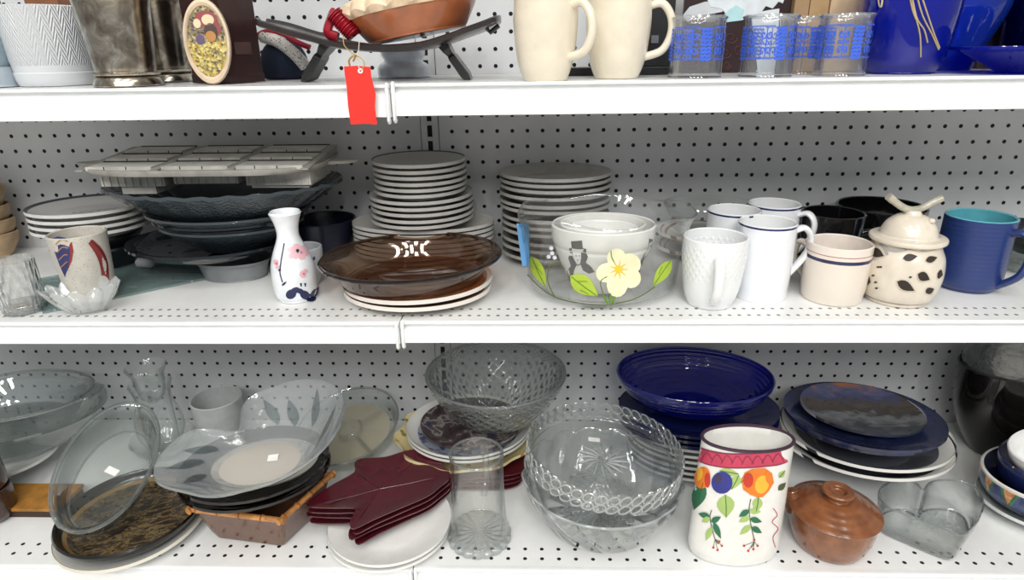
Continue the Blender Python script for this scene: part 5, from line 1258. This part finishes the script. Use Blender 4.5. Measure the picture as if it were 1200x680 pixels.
    def swl(a, k, rr, zz):
        t = min(1, zz/zr); w = max(0, t-.15); q = abs(sin(8*(a+.5*t))); return rr*(1+.05*w*q), zz+(.16*q if t > .9 else 0)
    sw = glass('#fafdfd', '#7f8b8c', 1.5, relief=lambda g: swirl(g, 8, .16), rs=.9, rd=.2, p=1.7, haze=.06)
    MB().lathe(shell(cat([(0, .1), (r*.8, .06), (r*.9, 0), (r*1.05, .1), (R_*.85, zr*.35), (R_*.95, zr*.68), (R_, zr)], 5), .13), 160, mod=swl).obj('bowl', sw, T)
    MB().lathe([(0, .16), (2.3, .17), (2.35, .26), (0, .24)], 64, mod=lambda a, k, rr, zz: (rr*(1-.22*abs(sin(a*7))), zz)).obj('star_base', glass('#f4f8f8', '#707c7d', 1.5, relief=lambda g: lattice(g, 16, 1.2), rs=.9, p=1.4, haze=.12), T)
    nq = 160; mb = MB(); mb.tube([(R_*(1+.04*abs(sin(8*(2*pi*i/nq+.5))))*cos(2*pi*i/nq), R_*(1+.04*abs(sin(8*(2*pi*i/nq+.5))))*sin(2*pi*i/nq), zr+.05+.16*abs(sin(8*(2*pi*i/nq+.5)))) for i in range(nq)], .075, seg=8, closed=True)
    mb.obj('scalloped_rim', glass('#f4f8f8', '#4f5b5c', 2.2, p=1.1, haze=.3, hcol='#f4f8f8'), T)
    zs = zat(X, Y, 541); Rt = rad(X, Y, zs+.7, 90)
    T = thing('cake_stand', (X, Y, zs), 'glass cake stand with a looped rim and flower-cut foot, resting tilted on the swirled bowl', 'cake stand', rot=(radians(1), radians(4.5), 0))
    pl = glass('#f4f8f7', '#879392', 1.2, p=2.4, haze=.03)
    def lop(a, k, rr, zz): q = abs(sin(a*22)); return rr*(1+(.018*q if zz > .3 else 0)), zz+(.12*q if zz > 1 else 0)
    MB().lathe(shell(cat([(0, .02), (Rt*.9, 0), (Rt*.955, .06), (Rt*.975, .35), (Rt*.99, .75), (Rt*1.0, 1.15)], 4), .12), 264, mod=lop).obj('plate', pl, T)
    lm_ = glass('#f4f8f8', '#4f5b5c', 2.4, p=1.1, haze=.34, hcol='#f4f8f8')
    mb = MB(); n = 44
    for j in range(n):
        a = 2*pi*j/n; c0 = Vector((Rt*1.02*cos(a), Rt*1.02*sin(a), 0)); t_ = Vector((-sin(a), cos(a), 0))
        for zz, hh in ((.36, .26), (.92, .3)):
            mb.tube([c0+t_*(.3*cos(q)*1.0+.1*sin(q))+Vector((0, 0, zz+hh*sin(q))) for q in [2*pi*i/12 for i in range(12)]], .055, seg=6, closed=True)
    o = mb.obj('looped_rim', lm_, T)
    fm = glass('#f4f8f8', '#66726f', 1.6, relief=lambda g: swirl(g, 8, .1), rs=.6, p=1.4, haze=.26, hcol='#f2f6f6')
    MB().lathe(cat([(0, -2.2), (1.7, -2.2), (1.75, -2.1), (1.2, -1.7), (.6, -1.2), (.5, -.7), (.7, -.15), (1.1, -.02), (0, -.01)], 4), 96, mod=lambda a, k, rr, zz: (rr*(1+.1*abs(sin(a*8))*min(1, rr/1.5)), zz)).obj('foot', fm, T)
    mb = MB()
    for j in range(16):
        a = 2*pi*j/16; mb.tube([(.35*cos(a), .35*sin(a), .15), (.9*cos(a+.25), .9*sin(a+.25), .2), (1.55*cos(a+.35), 1.55*sin(a+.35), .15)], [.05, .1, .05], seg=6)
    mb.obj('flower_cut', lm_, T)
    sticker(T, (-.35, 1.95, .16), .72, .42, radians(-4))
    # --- cobalt bowl on navy and white plates
    Y = -5.0; X = WY(813, 540, Y).x
    wp = plain('#dcdcd8', .25, coat=.4, var=.04); nv = plain('#10163f', .2, coat=.6)
    g = G('floral_edge'); x, y, zz = g.sep(g.xyz()); vo = g.n('TexVoronoi'); g.put(vo.inputs['Vector'], g.xyz()); vo.inputs['Scale'].default_value = 1.8
    c = g.mix(g.m('LESS_THAN', vo.outputs['Distance'], .25), '#dcdcd6', g.ramp(g.sep(vo.outputs['Color'])[0], [(0, '#4f8a4a'), (.5, '#b0404a'), (.8, '#4f8a4a')])); fe = g.done(g.pbr(c, .25, coat=.4))
    zt = z; Rw = 4.75
    for i in range(6):
        m_ = fe if i in (3,) else wp
        o = plate_mesh(Rw, .7, .15, sy=.72).obj('floral_plate' if i == 3 else 'dinner_plate', m_, P=(X+.1*(i % 2), Y, zt)); zt += .44 if i < 5 else .56
        tag(o, 'white plate with a green and red floral edge, in the stack under the navy plates' if i == 3 else '%s plain white plate of the stack under the navy plates' % ORD[(4-i) if i < 3 else (5-i)], 'plate', None if i == 3 else 'white plates under the navy plates')
    for i in range(3):
        Rn = rad(X, Y, zt+.8, 95, .72)
        o = plate_mesh(Rn, .75, .15, sy=.72).obj('navy_plate', by_radius([(0, '#10163f'), (Rn*.975, '#20264f'), (Rn*.99, '#cfd2da')], .2) if i == 0 else nv, P=(X-.1, Y, zt)); zt += .36
        tag(o, '%s navy plate under the cobalt glass bowl' % ('lowest', 'middle', 'uppermost')[i], 'plate', 'navy plates')
    Yb = Y+.1; Xb = WY(813, 440, Yb).x; zb_ = zt+.35; H = zat(Xb, Yb, 438)-zb_; Rb = rad(Xb, Yb, zb_+H, 93.5, .76)
    cob = glass('#3543d8', '#090e70', 1.3, p=1.3, haze=.3, hcol='#0c1cb0', k=(1, 1), relief=lambda g: g.m('SINE', g.m('MULTIPLY', g.sep(g.xyz())[2], 24)), rs=.25, rd=.06)
    turned('glass_bowl', 'large ribbed cobalt blue glass bowl on the navy plates', 'bowl', Xb, Yb, zb_, [(0, .1), (1.9, .06), (2.1, 0), (2.3, .1), (Rb*.8, H*.4), (Rb*.96, H*.78), (Rb, H)], .17, cob, seg=80, rot=(0, radians(1), 0), sy=.76)
    # --- fruit-painted utensil crock
    Y = -12.6; P = S(864, 655, z); X, Y, r = base(858, 665, 50, z, .52)
    sy_ = .52
    pr = prof_at(X, Y, z, [(53.5, 632), (54, 600), (54.3, 560), (54.5, 514)], sy_)
    body = cat([(0, .1), (r*.86, .08), (r*.95, 0.0), (r*1.0, .12), (r*1.03, .35)]+pr, 4); zt = pr[-1][1]
    T = thing('utensil_crock', (X, Y, z), 'white oval crock painted with plum and orange fruit under a pink band', 'crock')
    A = (X, Y, z, body, 1, sy_, .03); A2 = A[:6]+(.042,); A3 = A[:6]+(.054,); A4 = A[:6]+(.066,)
    mb = MB(); n_ = len(body)
    def tip(a, k, rr, zz):
        t = max(0, (zz-zt*.75)/(zt*.25)); d = math.exp(-((((a-radians(-4)+pi) % (2*pi))-pi)/.35)**2); return rr*(1+.05*t*d), zz+.12*d*t*t
    mb.lathe(shell(body, .16, .2), 96, 1, sy_)
    pink, mag, blu, org, yel, dg, lg, ol_, brn, red = range(1, 11)
    top = [(820, 533), (832, 537), (850, 540), (871, 540.5), (893, 539), (911, 537), (921, 534)]
    stroke(mb, [(a, b) for a, b in top], 16.5, pink, A, 5)
    stroke(mb, [(a, b-8.3) for a, b in top], 1.8, mag, A2, 5); stroke(mb, [(a, b+8.3) for a, b in top], 1.2, mag, A2, 5)
    for k in range(8):
        x0 = 825+12*k; yb_ = 534+6*(1-((x0-870)/55)**2)
        stroke(mb, [(x0-4, yb_+5), (x0+3, yb_-5), (x0+10, yb_+4)], .9, mag, A3, 4)
    for q in ((824, 566, 813, 598, 17, dg), (850, 580, 851, 607, 21, lg), (866, 557, 857, 574, 12, lg), (889, 583, 886, 600, 12, lg), (843, 552, 866, 556, 9, lg), (868, 566, 880, 556, 8, lg), (913, 560, 920, 552, 7, lg), (912, 575, 921, 566, 7, ol_)):
        paint(mb, leafp(*q[:5]), q[5], A, 3); stroke(mb, [(q[0], q[1]), ((q[0]+q[2])/2+.5, (q[1]+q[3])/2), (q[2], q[3])], .8, ol_, A3)
    paint(mb, blob(823, 560, 9.5, 13, 16, .15), org, A2, 3); paint(mb, blob(819, 556, 4.5, 8, 12, .2), yel, A3, 3); paint(mb, blob(829, 563, 3.5, 9, 12), red, A3, 3)
    paint(mb, blob(846, 566, 12.5, 13, 18), blu, A3, 3); paint(mb, blob(842, 561, 4, 5, 12), brn, A4)
    paint(mb, [(889, 549), (897, 549), (905, 555), (907, 566), (901, 576), (894, 583), (887, 583), (879, 580), (871, 574), (869, 563), (873, 554), (881, 550)], org, A2, 3)
    paint(mb, blob(877, 563, 6, 9, 12), red, A3, 3); paint(mb, blob(893, 568, 8, 11, 14, .3), yel, A3, 3); paint(mb, blob(901, 560, 4, 8, 12, -.2), org, A4, 2)
    for st_, lv, bs_ in (([(834, 598), (832, 606), (834, 618), (838, 632), (842, 638)], [(832, 606, 818, 602), (832, 607, 822, 612), (833, 612, 845, 606), (834, 618, 827, 634), (836, 612, 845, 632)], [(836, 642), (841, 645), (846, 640), (843, 635)]),
                         ([(880, 585), (878, 598), (880, 615), (884, 635), (880, 642)], [(878, 598, 866, 606), (878, 599, 892, 600), (879, 608, 893, 612), (880, 616, 867, 627), (881, 618, 893, 625), (879, 606, 866, 612)], [(872, 640), (877, 646), (883, 644), (888, 640), (884, 633)])):
        stroke(mb, st_, 1.0, ol_, A2, 5)
        for j, q in enumerate(lv): paint(mb, leafp(*q, 7), (dg, lg)[j % 2], A3)
        for q in bs_: paint(mb, blob(*q, 1.5, n=7), red, A3); 
        for q in bs_: stroke(mb, [st_[-2], q], .6, ol_, A2)
    stroke(mb, [(906, 596), (911, 604), (905, 612), (912, 620), (906, 630), (909, 642)], .9, pink, A2, 5)
    mb.obj('body', [plain('#e6e5e0', .25, coat=.4, var=.03)]+[plain(c_, .3) for c_ in ('#c23a58', '#7d2a4a', '#2a2f86', '#e07a1f', '#f0b234', '#1f6a48', '#a2bf6c', '#4a5a3a', '#3a2f4a', '#c8321f')], T)
    mb = MB(); n = 72
    mb.tube([(pr[-1][0]*.985*cos(2*pi*i/n), pr[-1][0]*.985*sy_*sin(2*pi*i/n), zt+.03) for i in range(n)], .1, .09, 8, closed=True); mb.obj('lip', plain('#3f2a3a', .3), T)
    # --- brown lidded casserole
    X, Y, r = base(971, 662, 40, z); pr = prof_at(X, Y, z, [(46, 627), (51, 614), (53, 598)])
    g = G('brown_glaze'); x, y, zz_ = g.sep(g.xyz()); r_ = g.m('SQRT', g.m('ADD', g.m('MULTIPLY', x, x), g.m('MULTIPLY', y, y)))
    bw = g.done(g.pbr(g.ramp(g.noise(g.xyz(), 1.2, 4), [(.3, '#6b3d22'), (.7, '#8f5833')]), .2, coat=.7, normal=g.bump(g.m('SINE', g.m('MULTIPLY', r_, 17)), .22, .05))); H = pr[-1][1]
    T = thing('lidded_casserole', (X, Y, z), 'small glossy brown casserole with a ring-knobbed lid and stub handle', 'casserole')
    MB().lathe(shell(cat([(0, .08), (r*.9, .06), (r, 0), (r*1.04, .1)]+pr, 4), .16), 64).obj('pot', bw, T)
    R_ = pr[-1][0]
    ld = MB().lathe(cat([(0, H+.05), (R_*.9, H+.05), (R_*1.03, H+.06), (R_*1.06, H+.15), (R_*1.0, H+.24), (R_*.8, H+.5), (R_*.55, H+.78), (R_*.38, H+.9), (0, H+.93)], 4), 64).obj('lid', bw, T)
    MB().lathe(cat([(.72, H+.85), (.62, H+1.0), (.7, H+1.18), (.86, H+1.3), (.8, H+1.42), (.6, H+1.42), (.42, H+1.36), (.36, H+1.2), (0, H+1.15)], 3), 40).obj('ring_knob', bw, ld)
    hq = WY(927, 574, Y+1.0)-Vector((X, Y, z)); hs = Vector((-R_*.82, .6, H*.75))
    MB().tube(cat([hs, hs.lerp(hq, .35), hs.lerp(hq, .75), hq], 4), [.5]*5+[.42]*4+[.36]*2+[.42, .4], seg=14).obj('stub_handle', bw, T)
    # --- heart-shaped glass dish
    zr = z+2.1
    hp = [(1082, 574), (1089, 566), (1103, 562.5), (1126, 563.5), (1145, 572), (1153, 588), (1149, 606), (1140, 619), (1130, 627), (1118, 626), (1090, 615.5), (1060, 603.5), (1037, 593), (1029, 581), (1033, 570.5), (1045, 564.5), (1060, 563), (1073, 566.5)]
    ol = outline(hp, zr, 4); ct = sum(ol, Vector())/len(ol); O = Vector((ct.x, ct.y, z))
    def hr(k, zz): return [Vector(((p.x-ct.x)*k, (p.y-ct.y)*k, zz)) for p in ol]
    T = thing('heart_dish', O, 'heart-shaped clear glass dish with a sunburst cut into its bottom', 'dish')
    hg = glass('#f6fbfa', '#4f5c5b', 1.6, p=2.6, haze=.0, k=(.25, 1))
    MB().loft([hr(.3, .02), hr(.84, 0), hr(.89, .08), hr(.92, .25), hr(.965, 1.2), hr(1.0, 2.05), hr(.985, 2.13), hr(.965, 2.05), hr(.93, 1.2), hr(.88, .35), hr(.82, .28), hr(.3, .27)]).obj('dish', hg, T)
    MB().tube([p for p in hr(.985, 2.1)], .06, seg=8, closed=True).obj('rim', rimg, T)
    MB().tube([p for p in hr(.86, .06)], .06, seg=8, closed=True).obj('base_edge', rimg, T)
    c0 = S(1093, 612, z+.3)-O; mb = MB(); mb.lathe([(0, .28), (.5, .28), (.5, .33), (0, .35)], 24, xf=lambda p: p+Vector((c0.x, c0.y, 0)))
    for k in range(14):
        a = 2*pi*k/14; mb.tube([(c0.x+.65*cos(a), c0.y+.65*sin(a), .3), (c0.x+1.05*cos(a), c0.y+1.0*sin(a), .32), (c0.x+1.4*cos(a), c0.y+1.2*sin(a), .3)], [.03, .06, .02], seg=6)
    mb.obj('sunburst', glass('#eef5f4', '#7a8786', 1.4, p=1.2, haze=.25), T)
    # --- blue plates and white bowls, right
    Y = -5.9; X = WY(1016, 526, Y).x; X_ = X
    zt = z
    wb = lambda R_: by_radius([(0, '#4a4c54'), (R_*.8, '#dcdbd6'), (R_*.945, '#1c1d22'), (R_*.965, '#deddd8')], .25)  # dark grey centre paints the shadow inside the white bowl
    X, hz, R1 = ring_at(1016, 509, 108, Y, .86); hz -= z
    zt = z+max(0, hz-1.95)
    for i in range(2):
        R_ = R1*(1, .965)[i]
        tag(MB().lathe(shell(cat([(0, .1), (R_*.42, .06), (R_*.47, 0), (R_*.55, .1), (R_*.78, .85), (R_*.92, 1.25), (R_, 1.45)], 4), .16), 72, 1, .86).obj('soup_bowl', wb(R_), P=(X+.05*i, Y, zt+.5*i)), ('lower', 'upper')[i]+' wide white bowl with a black line, under the blue plates on the right', 'bowl', 'white bowls under the blue plates')
    zn = z+1.55
    g = G('navy_mottle'); c = g.ramp(g.noise(g.xyz(), .8, 4), [(.3, '#161b36'), (.7, '#262e52')]); nm_ = g.done(g.pbr(c, .18, coat=.5))
    X2, z2, R2 = ring_at(1015, 492, 98, Y, .84); z2 -= z; X = X2
    for i in range(2):
        R_ = R2*(.93, 1)[i]; o = plate_mesh(R_, .7, .15, sy=.84).obj('blue_platter', nm_, P=(X, Y+.1, z+z2-.7-.4*(1-i)), rot=(0, radians(1.5), 0)); tag(o, ('lower', 'upper')[i]+' mottled navy platter under the picture plate', 'platter', 'navy platters')
    g = G('picture_print'); x, y, zz = g.sep(g.xyz()); st = g.n('VectorMath', {'operation': 'MULTIPLY'}); g.put(st.inputs[0], g.xyz()); st.inputs[1].default_value = (.8, 1.6, 1)
    nz = g.noise(st.outputs[0], .9, 6, .6, .5); yy = g.m('ADD', g.m('MULTIPLY', y, .13), .5)
    sky = g.ramp(g.m('ADD', yy, g.m('MULTIPLY', g.m('SUBTRACT', nz, .5), .5)), [(0, '#3a3f4a'), (.25, '#20242c'), (.4, '#6a6c70'), (.5, '#2c2622'), (.62, '#4a4038'), (.72, '#38406a'), (.85, '#5a5a7a'), (.95, '#a8682c')])
    X3, z3, R3 = ring_at(1011, 484, 75, Y+.3, .84); r_ = g.m('SQRT', g.m('ADD', g.m('MULTIPLY', x, x), g.m('MULTIPLY', y, y)))
    pp = g.done(g.pbr(g.mix(g.m('GREATER_THAN', r_, R3*.975), sky, '#8d8f9a'), .15, coat=.6))
    o = plate_mesh(R3, .42, .13, sy=.84).obj('picture_plate', pp, P=(X3, Y+.3, z+z2-.05), rot=(0, radians(2), 0)); tag(o, 'round plate printed with a dusky landscape, topmost of the blue stack', 'plate')
    # --- large dark bowl and glass jar at the right
    Y = -3.6; X = WY(1200, 480, Y).x; sy_ = .62; R_ = 5.0; zd = zat(X, Y-R_*sy_, 456)-z
    turned('dark_bowl', 'large dark bowl under the clear jar at the right edge', 'bowl', X, Y, z, [(0, .1), (2.4, .05), (2.6, 0), (2.9, .1), (R_*.8, zd*.28), (R_*.95, zd*.62), (R_, zd)], .2, glass('#50525a', '#0b0b0d', 1.1, p=1, haze=.75, hcol='#1d1b1a', k=(1, 1)), seg=72, sy=sy_)
    turned('glass_jar', 'big clear glass jar set in the dark bowl at the right edge', 'jar', X, Y, z+.5, [(0, .1), (1.9, .05), (2.1, 0), (2.5, .3), (3.6, 1.5), (4.3, 3.0), (4.7, 5.0), (4.75, 7.0), (4.5, 9.2)], .16, glass('#e6eae9', '#4c5553', 1.6, p=1.6, relief=lambda g: g.noise(g.xyz(), 1.6, 3), rs=.5, rd=.15, haze=.08, k=(.7, .8)), seg=72, sy=sy_)
    # --- patterned bowl set in the lower right corner
    Y = -10.2; X = WY(1236, 590, Y).x; sy_ = .76
    def pat(g):
        tc = g.n('TexCoord'); u, v, _ = g.sep(tc.outputs['UV'])
        a_ = g.m('PINGPONG', g.m('MULTIPLY', u, 16), .5); k = g.m('SUBTRACT', g.m('MULTIPLY', g.sep(g.xyz())[2], .42), .25)
        tri = g.m('LESS_THAN', g.m('MULTIPLY', a_, 1.8), k); tri2 = g.m('LESS_THAN', g.m('MULTIPLY', g.m('ADD', a_, .12), 1.9), k)
        n = g.noise(g.xyz(), 3, 4)
        gr = g.ramp(n, [(.4, '#1f4a34'), (.6, '#3a7a50')]); orr = g.ramp(n, [(.4, '#b0693a'), (.6, '#d9a070')]); bl = g.ramp(n, [(.4, '#1c2a52'), (.6, '#3a4a7a')])
        c = g.mix(tri, bl, gr); return g.mix(tri2, c, orr)
    g = G('triangle_band'); pm = g.done(g.pbr(pat(g), .3, coat=.4)); cr_ = plain('#d8d5cc', .3, coat=.4); nvs = plain('#1a2450', .25, coat=.5, spk=('#c9a04a', 1.4, .09))
    o = plate_mesh(4.35, .8, .16, sy=sy_).obj('dinner_plate', plain('#d4d8d6', .25, coat=.4), P=(X, Y, z)); tag(o, 'pale plate under the patterned bowls in the lower right corner', 'plate')
    pr0 = cat([(0, .1), (1.9, .05), (2.0, 0), (2.3, .1), (3.9, .75), (4.35, 1.5), (4.45, 2.3)], 4); pr = shell(pr0, .18); n_ = len(pr0)
    o = MB().lathe(pr, 72, 1, sy_, m=lambda k: 0 if 8 < k < n_-2 else (1 if k < n_+1 else 2)).obj('patterned_bowl', [pm, cr_, nvs], P=(X, Y, z+.4)); tag(o, 'bowl with a band of green and orange triangles, lower right corner', 'bowl')
    turned('star_bowl', 'navy bowl with small gold stars, nested in the triangle-patterned bowl', 'bowl', X+.2, Y+.1, z+1.1, [(0, .1), (1.6, .05), (1.7, 0), (2.0, .1), (3.2, .8), (3.7, 1.6), (3.8, 2.5)], .16, nvs, sy=sy_)
    turned('white_bowl', 'white bowl resting in the star bowl at the right edge', 'bowl', X-.2, Y+.0, z+2.5, [(0, .1), (1.1, .05), (1.2, 0), (1.5, .1), (2.5, .9), (2.9, 1.7), (3.0, 2.2)], .14, plain('#e6e7e6', .25, coat=.4), rot=(radians(2), radians(-8), 0), sy=sy_)
BUILD.append(lower_shelf)
build_setting(); build_shelves(); build_light()
for fn in BUILD: fn()
